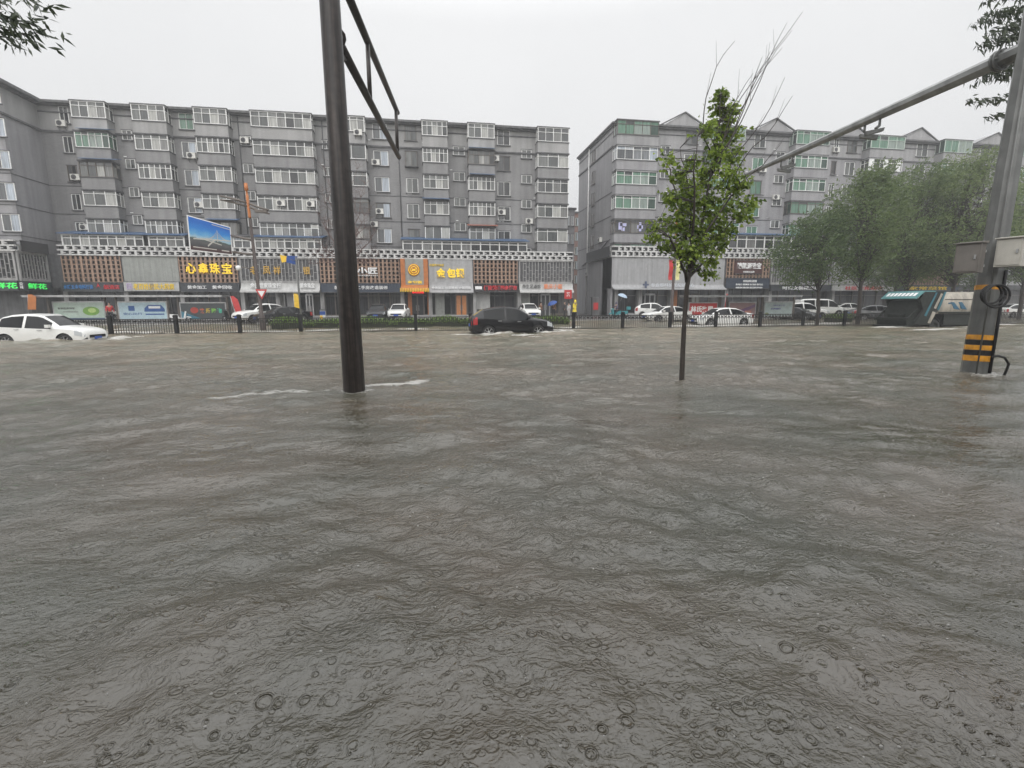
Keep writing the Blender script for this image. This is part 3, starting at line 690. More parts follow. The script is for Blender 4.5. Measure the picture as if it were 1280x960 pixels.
def shopfront(B, x0, x1, zt, n, doors=(), m='shop', wallm=None):
    g = MB(); y = YP+1.28; w = (x1-x0)/n
    for i in range(n): g.face([(x0+i*w,y,.14),(x0+(i+1)*w,y,.14),(x0+(i+1)*w,y,zt),(x0+i*w,y,zt)])
    o = B.part(g, 'shopfront', M[m])
    f = MB()
    for i in range(n+1): f.box(max(x0, x0+i*w-.05), min(x1, x0+i*w+.05), y-.1, y-.01, .14, zt)
    f.box(x0, x1, y-.09, y-.012, zt*.74, zt*.74+.08); f.box(x0, x1, y-.12, y-.013, .14, .5); f.box(x0, x1, y-.09, y-.014, zt-.12, zt)
    B.part(f, 'window_frame', M['frame_d'] if n % 2 else M['concrete_d'], o)
    c = MB(); c.box(x0-.2, x0+.2, YP+.35, y-.02, .12, zt); B.part(c, 'pier', wallm or M['concrete'], o)
Zp1 = at(715, 326, YP).z; Zp0 = at(715, 354.5, YP).z; Zs0 = at(715, 364, YP).z
X = lambda px, py=340: px2x(px, py, YP)
podium(LB, XL0, X(716), Zp0, Zp1, ZLT)
parapet(LB, X(76), X(716), YP-.1, Zp1, ZLT)
woodlattice(LB, X(78), X(152), Zp0, Zp1, YP, M['wood_l'], M['wood'])
plainpanel(LB, X(154), X(223), Zp0, Zp1, YP, M['panel'])
woodlattice(LB, X(224), X(297), Zp0, Zp1, YP, M['wood_l'], M['wood_p'])
fretwork(LB, X(300), X(398), Zp0-.05, Zp1, YP, M['dark'])
woodlattice(LB, X(400), X(499.5), Zp0, Zp1, YP, M['wood_l'], M['wood'])
plainpanel(LB, X(536), X(590.5), Zs0+.3, Zp1, YP-.1, M['panel_l'])
woodlattice(LB, X(592), X(647), Zp0, Zp1, YP, M['wood_l'], M['wood'])
fretwork(LB, X(648.5), X(715.5), Zp0-.05, Zp1, YP, M['dark'])
# wing podium stands further forward
YW = 51.4; xw1 = -36.8
w = MB(); w.box(X(-70), xw1-.2, YW+.25, YP+3, 3.0, Zp1+.05); w.box(X(-70), xw1-.5, YW+1.4, YP+3, .1, 3.0); LB.part(w, 'wing_podium', M['concrete_d'])
parapet(LB, X(-70), xw1, YW-.1, Zp1, ZLT, ret=(xw1, YP-.2, 1))
fretwork(LB, xw1-8.5, xw1-.2, Zp0-.05, Zp1, YW, M['dark']); fretwork(LB, xw1-17, xw1-8.7, Zp0-.05, Zp1, YW, M['dark'])
fretwork(LB, 0, YP-YW-.1, Zp0-.05, Zp1, 0, M['dark'], fn=lambda p: (xw1-p[1], YW+.05+p[0], p[2]))
for a, c, n in ((80,152,4), (156,222,4), (226,297,5), (302,345,3), (346,398,3), (402,500,7), (503,535,2), (538,590,4), (594,646,4), (650,715,5)):
    shopfront(LB, X(a, 375), X(c, 375), 3.4, n)
# right podium
RLT = at(768, 307, YP).z; RP1 = at(768, 321, YP).z; RP0 = at(768, 355, YP).z
XRP = X(765); XRE = X(1330)
podium(RB, XRP, XRE, RP0, RP1, RLT)
w = MB(); w.box(XRP, XR0+.1, YF, YF+6, .12, RP1); w.box(XRP, XRP+.3, YP+.05, YF, 3.3, RP1); w.box(XRP, XRP+.25, YP+.3, YF, .12, 3.3); RB.part(w, 'podium_side_wall', M['wall_r'])
parapet(RB, XRP, XRE, YP-.1, RP1, RLT, ret=(XRP, YF+5.5, -1))
plainpanel(RB, XRP+.05, X(905.5), RP0, RP1, YP, M['panel_l'])
woodlattice(RB, X(908), X(962), RP0, RP1, YP, M['wood_l'], M['wood'])
fretwork(RB, X(964), X(1040), RP0, RP1, YP, M['dark']); plainpanel(RB, X(1042), X(1120), RP0, RP1, YP, M['panel']); woodlattice(RB, X(1122), X(1200), RP0, RP1, YP, M['wood_l'], M['wood']); plainpanel(RB, X(1202), X(1325), RP0, RP1, YP, M['panel_l'])
for a, c, n in ((772,800,2), (802,840,3), (842,905,5), (910,960,4), (965,1040,5), (1044,1120,5), (1124,1200,5), (1204,1320,7)):
    shopfront(RB, X(a, 375), X(c, 375), 3.4, n)

# ================================================================== SHOP SIGNS
def text(body, x0, x1, z0, z1, y, m, parent, name='lettering', depth=.05, bold=.012, origin=(0,0,0), rot=None):
    c = bpy.data.curves.new(name, 'FONT'); c.body = body; c.offset = bold; c.extrude = .02; c.resolution_u = 3
    o = bpy.data.objects.new(name, c); COL.objects.link(o); dg = bpy.context.evaluated_depsgraph_get()
    me = bpy.data.meshes.new_from_object(o.evaluated_get(dg)); bpy.data.objects.remove(o); bpy.data.curves.remove(c)
    n = len(me.vertices); a = np.empty(n*3); me.vertices.foreach_get('co', a); a = a.reshape(-1, 3)
    mn, mx = a.min(0), a.max(0); s = (a-mn)/(mx-mn+1e-9)
    q = np.stack([x0+s[:,0]*(x1-x0), y-s[:,2]*depth, z0+s[:,1]*(z1-z0)], -1)
    if rot is not None: q = np.array([tuple(rot @ Vector(p)) for p in q])
    q -= np.array(origin)
    me.vertices.foreach_set('co', q.ravel()); me.materials.clear(); me.materials.append(m); me.update(); me.name = name
    o = bpy.data.objects.new(name, me); COL.objects.link(o); o.parent = parent; return o
def flare(x0, x1, z0, z1, y, out, m, parent, origin, name='canopy'):
    g = MB(); pts = []
    for i in range(9):
        u = i/8; pts.append((y-out*(u**2.6), z1+(z0-z1)*u))
    for i in range(8):
        (ya, za), (yb, zb) = pts[i], pts[i+1]
        g.hexa([(x0,yb,zb),(x1,yb,zb),(x1,yb+.1,zb),(x0,yb+.1,zb)], [(x0,ya,za),(x1,ya,za),(x1,ya+.1,za),(x0,ya+.1,za)])
    g.box(x0, x1, y-out-.03, y-out+.12, z0-.12, z0-.002)
    return g.build(name, m, parent, origin)
def board(label, x0, x1, z0, z1, y, m, d=.16):
    o = thing('shop_sign', label, 'shop sign', ((x0+x1)/2, y, z0), group='signs over the shops')
    b = MB(); b.box(x0, x1, y, y+d, z0, z1); b.build('board', m, o, o.location)
    f = MB(); f.box(x0-.04, x1+.04, y-.03, y+d, z0-.06, z0-.002); f.box(x0-.04, x1+.04, y-.03, y+d, z1+.002, z1+.05); f.build('rim', M['trim'], o, o.location)
    return o
Zf1, Zf0 = Zp0-.08, Zs0
yS = YP-.12
def T(o, body, a, c, za, zc, y, m, **k): return text(body, X(a), X(c), za, zc, y, m, o, origin=o.location, **k)
# wing florist
o = board('long dark shop sign with lit green characters at the far left', xw1-17, xw1-.25, Zf0, Zf1, YW-.12, M['fascia_d'])
xg = lambda px: at(px, 357, YW-.12).x
text('木鲜花', xg(-22), xg(22), Zf0+.12, Zf1-.15, YW-.12, M['t_grn'], o, origin=o.location); 
text('公\n司', xg(25), xg(29), Zf0+.1, Zf1-.1, YW-.12, M['t_white'], o, origin=o.location)
o = thing('shop_sign', 'short dark sign with two lit green characters at the inner corner', 'shop sign', (xw1, YW, Zf0), group='signs over the shops')
g = MB(); g.box(xw1, xw1+.14, YW+.1, YP-.15, Zf0, Zf1); g.build('board', M['fascia_d'], o, o.location)
text('鲜花', .5, 2.7, Zf0+.12, Zf1-.15, 0, M['t_grn'], o, origin=o.location, rot=Matrix.Translation((xw1+.14, YW, 0)) @ Matrix.Rotation(math.pi/2, 4, 'Z'))
o = board('dark shop sign with blue characters then red characters below brown lattice', X(76), X(152), Zf0, Zf1, yS, M['fascia_d'])
T(o, '水暖五金电料灯饰', 78, 115, Zf0+.16, Zf1-.18, yS, M['t_blue']); T(o, '烟酒店', 128, 148, Zf0+.16, Zf1-.18, yS, M['t_red'])
d = MB(); d.prism([(X(119),Zf0+.3),(X(121.5),Zf0+.75),(X(124),Zf0+.3),(X(121.5),Zf0+.5)], yS-.05, yS-.003); d.build('emblem', M['t_red'], o, o.location)
o = board('pale shop sign with orange yellow characters below plain ribbed panel', X(154), X(223), Zf0, Zf1+.1, yS-.1, M['fascia_l'])
T(o, '老百姓便民大药房', 166, 217, Zf0+.12, Zf1-.05, yS-.1, M['t_yel'])
T(o, '回', 158, 164, Zf0+.14, Zf1-.05, yS-.1, mat('lilac_lettering', (.5,.4,.62), .4))
o = board('dark shop sign reading in white brush characters under big yellow lettering', X(224), X(298), Zf0-.05, Zf1, yS, M['fascia_d'])
T(o, '黄金加工', 233, 257, Zf0+.2, Zf1-.22, yS, M['t_white']); T(o, '黄金回收', 264, 289, Zf0+.2, Zf1-.22, yS, M['t_white'])
o = thing('raised_lettering', 'four big lit yellow characters on plum brown lattice panel', 'lettering', (X(262), YP, Zp0)); z = (at(262,342,YP).z, at(262,329,YP).z)
for ch, a in zip('心鑫珠宝', (233, 248.5, 263, 278)): T(o, ch, a, a+12.5, *z, YP+.015, M['t_yel2'], name='character', depth=.12, bold=.014)
o = thing('shop_sign', 'pale flared shop canopy with white letters under the grey fretwork panel', 'shop sign', (X(350), YP, Zf0), group='signs over the shops')
flare(X(300), X(399), Zf0-.05, Zf1+.02, YP-.05, .55, M['fascia_l'], o, o.location)
T(o, '金品世家珠宝行', 313, 351, Zf0+.3, Zf1+.05, YP-.34, M['t_white'], depth=.06); T(o, '黄金珠宝', 375, 393, Zf0+.3, Zf1+.05, YP-.34, M['t_white'], depth=.06)
o = thing('raised_lettering', 'faint gold characters fixed on grey fretwork panel behind the street lamp', 'lettering', (X(350), YP, Zp0)); z = (at(350,343,YP).z, at(350,333,YP).z)
for ch, a in zip('老凤祥银', (313, 329, 342, 379)): T(o, ch, a, a+9, *z, YP-.0, M['t_gold'], name='character', depth=.07)
o = board('navy shop sign with white characters below brown lattice behind the dark pole', X(400), X(500), Zf0-.1, Zf1, yS, M['fascia_n'])
T(o, '装修公司 · 二手房改造装修', 417, 484, Zf0+.18, Zf1-.22, yS, M['t_white'])
o = thing('raised_lettering', 'white rounded characters with small line of letters on brown lattice panel', 'lettering', (X(458), YP, Zp0))
T(o, '木小匠', 433, 472, at(455,342.5,YP).z, at(455,334,YP).z, YP+.015, M['t_white'], name='character', depth=.1, bold=.03); T(o, 'MUXIAOJIANG', 434, 472, at(455,345.5,YP).z, at(455,343.5,YP).z, YP+.015, M['t_white'], depth=.05)
# gold shop entrance
o = thing('shop_sign', 'tall orange framed sign with round gold emblem above orange canopy and red lit strip', 'shop sign', (X(518), YP, Zs0), group='signs over the shops')
g = MB(); g.box(X(506), X(530), YP-.1, YP+.1, Zs0+.5, Zp1); g.build('board', M['panel'], o, o.location)
for xa_, xb_ in ((501,506.5),(529.5,535)): g = MB(); g.box(X(xa_), X(xb_), YP-.25, YP+.1, Zs0+.5, Zp1); g.build('frame_post', M['orange'], o, o.location)
g = MB(); g.lathe([(.0,-.12),(.62,-.12),(.66,-.05),(.66,0)], (X(517.5), YP-.1, at(518,337.5,YP).z), 'Y', 28); g.build('emblem', M['orange'], o, o.location)
g = MB(); cz = at(518,337.5,YP).z
for rr in (.55, .34):
    g.tube([(X(517.5)+rr*math.cos(a/16*6.283), YP-.24, cz+rr*math.sin(a/16*6.283)) for a in range(17)], .035, 6)
g.bar((X(517.5)-.22,YP-.24,cz-.1), (X(517.5)+.25,YP-.24,cz+.12), .09); g.bar((X(517.5)-.2,YP-.24,cz+.12), (X(517.5)+.22,YP-.24,cz-.16), .07); g.build('emblem_ring', M['t_yel2'], o, o.location)
T(o, '金包银', 509, 527, at(518,354.5,YP).z, at(518,351,YP).z, YP-.11, M['t_yel2'])
g = MB(); g.hexa([(X(500),YP-1.2,Zs0),(X(535.5),YP-1.2,Zs0),(X(535.5),YP,Zs0),(X(500),YP,Zs0)], [(X(501),YP-.9,Zs0+.4),(X(534.5),YP-.9,Zs0+.4),(X(534.5),YP-.05,Zs0+.7),(X(501),YP-.05,Zs0+.7)]); g.build('canopy', M['orange'], o, o.location)
g = MB()
for i in range(18): x = X(500.5)+(X(535)-X(500.5))*i/17; g.box(x-.04, x+.04, YP-1.24, YP-1.2, Zs0-.12, Zs0+.3)
g.build('canopy_fringe', M['t_yel'], o, o.location)
for xa_, xb_ in ((508,513),(533,536)): g = MB(); g.box(X(xa_), X(xb_), YP+1.0, YP+1.25, .14, 3.2); g.build('door_post', M['orange'], o, o.location)
g = MB(); g.box(X(513.5), X(529.5), YP+.8, YP+.9, 2.75, 3.1); g.build('lit_strip_board', M['fascia_k'], o, o.location); T(o, '黄金回收换款', 514, 529, 2.8, 3.05, YP+.8, M['t_led'], depth=.02)
o = thing('raised_lettering', 'three big yellow characters with smaller line above on silver panel', 'lettering', (X(565), YP, Zp0)); z = (at(565,347,YP).z, at(565,335.5,YP).z)
for ch, a in zip('金包银', (545.5, 558.5, 569.5)): T(o, ch, a, a+11, *z, YP-.05, M['t_yel2'], name='character', depth=.12, bold=.03)
T(o, '中国传承金匠', 537, 555, at(545,333,YP).z, at(545,330,YP).z, YP-.05, M['t_yel'])
o = thing('shop_sign', 'silver flared canopy with faint white letters below three big yellow characters', 'shop sign', (X(563), YP, Zf0), group='signs over the shops')
flare(X(536), X(591), Zf0-.1, Zf1+.2, YP-.16, .35, M['panel_l'], o, o.location); T(o, '金饰加工 以旧换新 金银回收', 539, 588, Zf0+.22, Zf0+.5, YP-.42, M['t_white'])
o = board('black shop sign with red characters and white badge beside the silver canopy', X(592), X(648), Zf0-.05, Zf1, yS, M['fascia_k'])
T(o, '便民烟酒副食超市', 604, 646, Zf0+.1, Zf1-.15, yS, M['t_red'], bold=.04); g = MB(); g.box(X(593.5), X(602), yS-.05, yS-.003, Zf0+.2, Zf1-.25); g.build('badge', M['t_white'], o, o.location)
o = thing('shop_sign', 'pale flared canopy with black and orange characters at the right end of the left block', 'shop sign', (X(682), YP, Zf0), group='signs over the shops')
flare(X(649), X(716), Zf0-.1, Zf1+.05, YP-.05, .55, M['fascia_l'], o, o.location)
T(o, '养生足道馆', 652, 675, Zf0+.3, Zf1-.02, YP-.33, M['t_blk']); T(o, '重庆小面', 679, 702, Zf0+.26, Zf1+.02, YP-.33, M['t_orange'])
# right block signs
o = thing('shop_sign', 'long silver flared canopy with dark emblem and faint pale letters on the right block', 'shop sign', (X(835), YP, RP0), group='signs over the shops')
Zc0 = at(800,361,YP-.6).z
flare(XRP+.02, X(905.5), Zc0, RP0+.03, YP, .75, M['panel_l'], o, o.location)
T(o, '专业眼科验光配镜中心', 812, 866, Zc0+.22, Zc0+.66, YP-.5, M['t_grey'])
g = MB(); xc = X(805.5); zc = Zc0+.48
g.prism([(xc-.1,zc-.38),(xc+.1,zc-.38),(xc+.1,zc+.38),(xc-.1,zc+.38)], YP-.6, YP-.45); g.prism([(xc-.36,zc-.1),(xc-.105,zc-.1),(xc-.105,zc+.1),(xc-.36,zc+.1)], YP-.6, YP-.45); g.prism([(xc+.105,zc-.1),(xc+.36,zc-.1),(xc+.36,zc+.1),(xc+.105,zc+.1)], YP-.6, YP-.45)
g.build('emblem', mat('slate_blue', (.08,.1,.16), .5), o, o.location)
o = board('maroon board with five white characters on brown slatted panel of the right block', X(917.5), X(952), at(935,342,YP).z, at(935,326,YP).z, YP-.12, M['maroon'], .13)
zt_ = at(935,327.5,YP).z
T(o, '臻凯源珠宝', 920, 950, zt_-.85, zt_-.08, YP-.12, M['t_white'], bold=.03); T(o, '中国珠宝品牌', 928, 942, zt_-1.3, zt_-1.08, YP-.12, M['t_white'])
o = board('navy sign with three rows of small white text on the right block', X(908), X(962), at(935,360,YP).z, at(935,348,YP).z, YP-.1, M['fascia_n'])
zn = at(935,350,YP).z; T(o, '臻凯源珠宝连锁', 929, 946, zn-.28, zn, YP-.1, M['t_white'])
for r_, bd in enumerate(('黄金加工 以旧换新 钻石镶嵌 翡翠玉石', '金银首饰 回收兑换 珠宝定制 彩金铂金')): T(o, bd, 920, 954, zn-.28-.38*(r_+1), zn-.06-.38*(r_+1), YP-.1, M['t_white'])
for a, c, cs, mm, lab, ch, tm in ((964,1040,0,'fascia_d','dark shop sign with white characters behind the first roadside tree','时尚女装精品店','t_white'), (1042,1120,0,'fascia_l','pale shop sign with red characters hidden behind the roadside trees','社区便民超市','t_red'), (1122,1200,0,'fascia_n','navy shop sign with yellow characters hidden behind the roadside trees','家常菜馆','t_yel')):
    o = board(lab, X(a), X(c), RP0-.75, RP0-.08, yS, M[mm]); T(o, ch, a+15, c-15, RP0-.65, RP0-.2, yS, M[tm])
# doors
def door(B, a, c, m, fm, zt=2.7):
    y = YP+1.14; g = MB(); xa, xc = X(a,380), X(c,380); g.box(xa, xc, y, y+.05, .16, zt); o = B.part(g, 'door', m)
    f = MB(); xm = (xa+xc)/2
    for x in (xa, xm, xc): f.box(x-.07, x+.07, y-.06, y-.002, .16, zt)
    f.box(xa, xc, y-.055, y-.003, zt-.12, zt+.1); B.part(f, 'door_frame', fm, o)
    h = MB(); h.box(xm-.16, xm-.12, y-.12, y-.06, .9, 1.5); h.box(xm+.12, xm+.16, y-.12, y-.06, .9, 1.5); B.part(h, 'handle', M['steel'], o)
door(LB, 513.5, 529.5, M['dark'], M['frame_d']); door(LB, 570.5, 584.5, mat('warm_lit_glass', (.5,.2,.07), .2, emit=.12), M['frame_d'])
door(LB, 679, 690, M['pane_b'], M['steel']); door(LB, 344, 352, M['panel'], M['steel']); door(LB, 380, 388, M['dark'], M['steel'])
door(RB, 811, 823, M['dark'], M['steel']); door(RB, 870, 880, M['panel'], M['frame_d'])
for a, c, z0, z1, m in ((544,556,.2,3.0,'panel'), (595,614,1.0,3.0,'fascia_l'), (650,665,.2,3.1,'panel'), (355,372,.2,3.0,'panel_l'), (846,852,.15,3.2,'orange')):
    g = MB(); g.box(X(a,375), X(c,375), YP+1.1, YP+1.2, z0, z1); (RB if a > 760 else LB).part(g, 'shop_panel', M[m])
# pavement-level grey step in front of the shops
g = MB(); g.box(X(330), X(600), YP-.9, YP+.1, .1, .42); g.box(XRP+1, X(910), YP-.9, YP+.1, .1, .42); tag(g.build('step', M['concrete']), kind='structure')

# ================================================================== AIR CONDITIONERS
def ac_unit():
    o = thing('air_conditioner', 'white air conditioner', 'air conditioner', group='outdoor air conditioner boxes on the walls')
    b = MB(); b.box(-.42, .42, -.36, -.04, 0, .58); b.build('casing', M['ac'], o)
    g = MB(); g.lathe([(0,-.375),(.05,-.385),(.05,-.372),(.2,-.372),(.235,-.385),(.235,-.36)], (-.1,0,.29), 'Y', 18); g.build('fan_grille', M['trim'], o)
    k = MB()
    for x in (-.3, .3): k.box(x-.02, x+.02, -.4, 0, -.05, -.004); k.bar((x,-.36,-.04), (x,-.01,-.35), .03)
    k.build('bracket', M['trim'], o); return o
ac0 = ac_unit(); acs = [
 (79,156,'beside the topmost bay of the leftmost column'), (97,223,'under a window beside the third bay of the leftmost column'), (108,285,'beside the lowest bay of the leftmost column'),
 (241,196,'left of the third bay column, near the top'), (250,257,'just above the blue billboard'), (307,177,'left of the wide double bay, near the roof'),
 (352,255,'on the wide double bay, left of its neighbour'), (389,256,'on the wide double bay, right of its neighbour'),
 (448,167,'on the top storey apron just right of the dark pole'), (470,204,'under the second row window right of the dark pole'), (475,265,'under the fourth row window right of the dark pole'), (468,281,'lowest beside the bare tree, right of the dark pole'),
 (619,199,'in the second row right of a blue sheeted bay'), (627,266,'right of the bay under the red sheet'), (661,277,'low near the right end of the left block'),
 (952,213,'on the right block just right of the tree crown'), (968,247,'under a small window left of the white drainpipe'), (1043,188,'on the right block above the long grey arm'), (880,303,'half hidden behind the street tree crown')]
for i, (px, py, lab) in enumerate(acs):
    yw = YF
    if i in (6, 7, 8): yw = YB
    p = at(px, py+3, yw); o = ac0 if i == 0 else dup(ac0, p)
    o.location = p; o['label'] = 'white air conditioner box '+lab
for z, yy, lab in ((RR[4]-.6, YF+3.2, 'on the side wall of the right block, the upper one'), (RR[5]-1.8, YF+8.0, 'on the side wall of the right block, the lower one')):
    dup(ac0, (XR0-.0, yy, z), -math.pi/2, 'white air conditioner box '+lab)

# ================================================================== BUILDINGS BEHIND THE GAP
def backblock(label, px0, px1, pyt, Y, depth, wm_, rows, cols, wfm):
    x0, x1 = at(px0, 330, Y).x, at(px1, 330, Y).x; zt = at((px0+px1)/2, pyt, Y).z
    B = Bld('rear_building', label, (x0, Y, 0)); w = MB(); w.box(x0, x1, Y, Y+depth, .1, zt); B.part(w, 'wall', wm_)
    w = MB(); w.box(x0-.2, x1+.2, Y-.25, Y+depth, zt, zt+.3); B.part(w, 'roof_edge', M['trim'])
    for r in range(rows):
        for c in range(cols):
            xa = x0+(x1-x0)*(c+.25)/cols; xb = x0+(x1-x0)*(c+.75)/cols; z = zt-2.4-r*2.8
            window(B, xa, xb, z, z+1.5, wfm, M['pane_b'], 2, y=Y)
    return B
backblock('low grey block with white windows seen just right of the left block', 690, 717.5, 262, 76, 10, M['wall_r'], 5, 5, M['frame'])
backblock('reddish brown brick building far back in the gap between the two blocks', 716, 760, 267, 96, 10, M['brick'], 5, 5, M['frame_g'])
# side annexe in the alley and a stall shed
xa, xb = at(741, 380, 66).x, XRP-.02
o = thing('shed', 'grey lean-to shed with counter and sloping roof in the alley between the blocks', 'shed', (xa, 62, .1))
g = MB(); g.box(xa, xa+2.6, 62, 65, .12, 1.1); g.build('counter', M['concrete'], o, o.location)
g = MB(); g.hexa([(xa-.5,61.2,2.5),(xa+3.2,61.2,2.5),(xa+3.2,65.4,3.2),(xa-.5,65.4,3.2)], [(xa-.5,61.2,2.6),(xa+3.2,61.2,2.6),(xa+3.2,65.4,3.3),(xa-.5,65.4,3.3)]); g.build('roof', M['trim'], o, o.location)
g = MB(); g.box(xa-.1, xa+2.8, 65, 65.3, .12, 3.1); g.box(xa+2.5, xa+2.8, 62, 65, 1.1, 2.9); g.build('wall', M['concrete_d'], o, o.location)
o = thing('gate_pillar', 'grey pillar with red notice plate beside the alley shed', 'pillar', (at(743.5,390,56.5).x, 56.5, .12))
g = MB(); g.box(-.42, .42, -.3, .3, 0, 2.15); g.box(-.48, .48, -.36, .36, 2.15, 2.27); g.build('pillar', M['concrete_d'], o); g = MB(); g.box(-.28, .28, -.34, -.303, .75, 1.6); g.build('plate', M['red'], o)

# ================================================================== MEDIAN RAILING, HEDGE
YFN = 30.3
fence = thing('median_railing', 'low dark iron railing with square posts standing in the flood along the road median', 'railing', (0, YFN, 0))
fx = []; x = at(139, 415, YFN).x
while x > -40: x -= 3.35
while x < 75: fx.append(x); x += 3.35
post0 = None
for i, x in enumerate(fx):
    if post0 is None:
        g = MB(); g.box(-.1, .1, -.08, .08, -.5, .98); g.box(-.115, .115, -.095, .095, .98, 1.02); g.hexa([(-.115,-.095,1.02),(.115,-.095,1.02),(.115,.095,1.02),(-.115,.095,1.02)], [(-.05,-.05,1.07),(.05,-.05,1.07),(.05,.05,1.07),(-.05,.05,1.07)])
        post0 = g.build('post', M['black'], fence); q = post0
        g = MB(); Lp = 3.35-.26; s0 = .13
        for z, h in ((.80,.05), (.60,.035), (-.02,.05)): g.box(s0, s0+Lp, -.025, .025, z, z+h)
        n = 24
        for k in range(1, n): xx = s0+Lp*k/n; g.box(xx-.014, xx+.014, -.014, .014, .03, .80)
        for k in range(0, n, 2): xx = s0+Lp*(k+.5)/n; g.box(xx-.05, xx+.05, -.02, .02, .66, .735)
        pan0 = g.build('railing_panel', mat('iron_grey', (.022,.021,.020), .55, var=.2, spec=.3), fence); w_ = pan0
    else:
        q = post0.copy(); COL.objects.link(q); w_ = pan0.copy(); COL.objects.link(w_)
    q.location = (x, 0, 0); w_.location = (x, 0, 0)
M['hedge'] = leafmat('hedge_leaf', (.07,.14,.02), (.22,.35,.055), .5, .35)
def leaf_quads(g, c, n, spread, ln, wd, r, wind=(0,0,0), up=0):
    for _ in range(n):
        p = Vector((c[0]+r.gauss(0, spread[0]), c[1]+r.gauss(0, spread[1]), c[2]+r.gauss(0, spread[2])))
        d = Vector((r.gauss(0,1), r.gauss(0,1), r.gauss(0,.7)+up)).normalized()+Vector(wind); d.normalize()
        s = d.cross(Vector((r.gauss(0,1), r.gauss(0,1), r.gauss(0,1)))); s = s.normalized() if s.length > 1e-3 else Vector((1,0,0))
        l_ = ln*r.uniform(.7, 1.25); w_ = wd*r.uniform(.7, 1.2)
        nrm = d.cross(s)*w_*.18
        g.face([p, p+d*l_*.45+s*w_*.5+nrm, p+d*l_, p+d*l_*.45-s*w_*.5+nrm])
r = random.Random(3)
def hedge(px0, px1, y0, y1, h, label, n):
    x0, x1 = at(px0, 400, y0).x, at(px1, 400, y0).x
    o = thing('hedge', label, 'hedge', ((x0+x1)/2, y0, 0)); g = MB(); b = MB()
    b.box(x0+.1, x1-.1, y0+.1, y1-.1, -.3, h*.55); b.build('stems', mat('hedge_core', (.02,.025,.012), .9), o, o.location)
    for _ in range(n):
        x = r.uniform(x0, x1); hh = h*(.82+.25*math.sin(x*1.7)*math.sin(x*.6+1)); leaf_quads(g, (x, r.uniform(y0, y1), hh*r.uniform(.25, 1)**.6), 7, (.08,.08,.07), .11, .06, r, up=.5)
    g.build('foliage', M['hedge'], o, o.location)
hedge(336, 590, 36.0, 37.2, .62, 'clipped green hedge behind the railing left of the black car', 1800)
hedge(665, 713, 36.0, 37.4, .66, 'short bright green hedge behind the railing right of the black car', 700)
hedge(1040, 1068, 36.5, 37.6, .6, 'small brownish green hedge near the white van', 300)

# ================================================================== VEHICLES
M['tyre'] = M['rubber']; M['rim'] = mat('alloy', (.5,.5,.5), .3, metal=.8, var=.1)
M['glass_car'] = mat('tinted_glass', (.008,.009,.010), .05, var=.1, spec=.22)
M['lamp_w'] = mat('clear_lamp', (.42,.44,.45), .1, var=.05); M['lamp_r'] = mat('red_lamp', (.3,.008,.008), .15, var=.1)
M['plate'] = mat('blue_plate', (.03,.09,.4), .4)
def carpaint(name, c):
    m = mat(name, c, .22, var=.04, scale=1.5); b = m.node_tree.nodes['Principled BSDF']; b.inputs['Coat Weight'].default_value = .25; b.inputs['Specular IOR Level'].default_value = .35; b.inputs['Coat Roughness'].default_value = .05; return m
M['cp_white'] = carpaint('white_car_paint', (.72,.72,.70)); M['cp_black'] = carpaint('black_car_paint', (.004,.004,.005)); M['cp_grey'] = carpaint('grey_car_paint', (.16,.165,.17)); M['cp_dark'] = carpaint('charcoal_car_paint', (.03,.031,.034))
PROF = {   # x, z bottom, z belt, z top, half width, half width at roof
 'sedan': [(-2.32,.48,.80,.86,.66,.58),(-2.24,.30,.92,1.00,.82,.70),(-1.95,.22,.98,1.06,.88,.70),(-1.62,.2,.99,1.10,.89,.66),(-1.25,.2,.98,1.28,.9,.6),(-.85,.2,.96,1.41,.9,.57),(-.35,.2,.95,1.455,.9,.58),(-.25,.2,.945,1.457,.9,.58),(.25,.2,.93,1.43,.9,.57),(.55,.2,.92,1.36,.9,.58),(1.02,.2,.90,1.08,.89,.66),(1.2,.2,.88,.97,.89,.72),(1.75,.21,.82,.90,.87,.7),(2.1,.22,.74,.82,.82,.66),(2.25,.26,.64,.72,.76,.6),(2.34,.38,.52,.58,.64,.5)],
 'suv': [(-2.28,.55,.85,1.0,.7,.6),(-2.22,.36,1.0,1.12,.84,.7),(-2.1,.3,1.07,1.22,.89,.66),(-1.6,.28,1.08,1.52,.91,.61),(-1.1,.28,1.05,1.63,.915,.63),(-.5,.28,1.02,1.675,.92,.65),(-.38,.28,1.015,1.676,.92,.65),(.1,.28,.99,1.645,.92,.645),(.35,.28,.98,1.57,.92,.645),(.8,.28,.975,1.30,.91,.7),(1.08,.28,.965,1.10,.91,.76),(1.65,.29,.93,1.02,.9,.74),(2.05,.3,.85,.93,.86,.7),(2.2,.34,.74,.83,.8,.64),(2.28,.45,.6,.68,.7,.54)],
 'van': [(-2.45,.45,1.0,1.6,.78,.68),(-2.4,.34,1.1,1.84,.85,.72),(-2.1,.3,1.12,1.9,.9,.74),(-1.0,.3,1.1,1.93,.91,.76),(-.88,.3,1.1,1.93,.91,.76),(.4,.3,1.08,1.9,.91,.75),(.5,.3,1.08,1.88,.91,.75),(.95,.3,1.06,1.76,.91,.74),(1.55,.3,1.04,1.3,.9,.76),(1.75,.3,1.02,1.12,.89,.78),(2.15,.31,.92,1.0,.86,.74),(2.35,.36,.78,.88,.8,.66),(2.42,.5,.6,.7,.7,.56)]}
PROF['hatch'] = [(x*.9 if x > -1 else x*.88, zb, zl*.97, zt*.93, w*.95, wr*.97) for x, zb, zl, zt, w, wr in PROF['suv']]
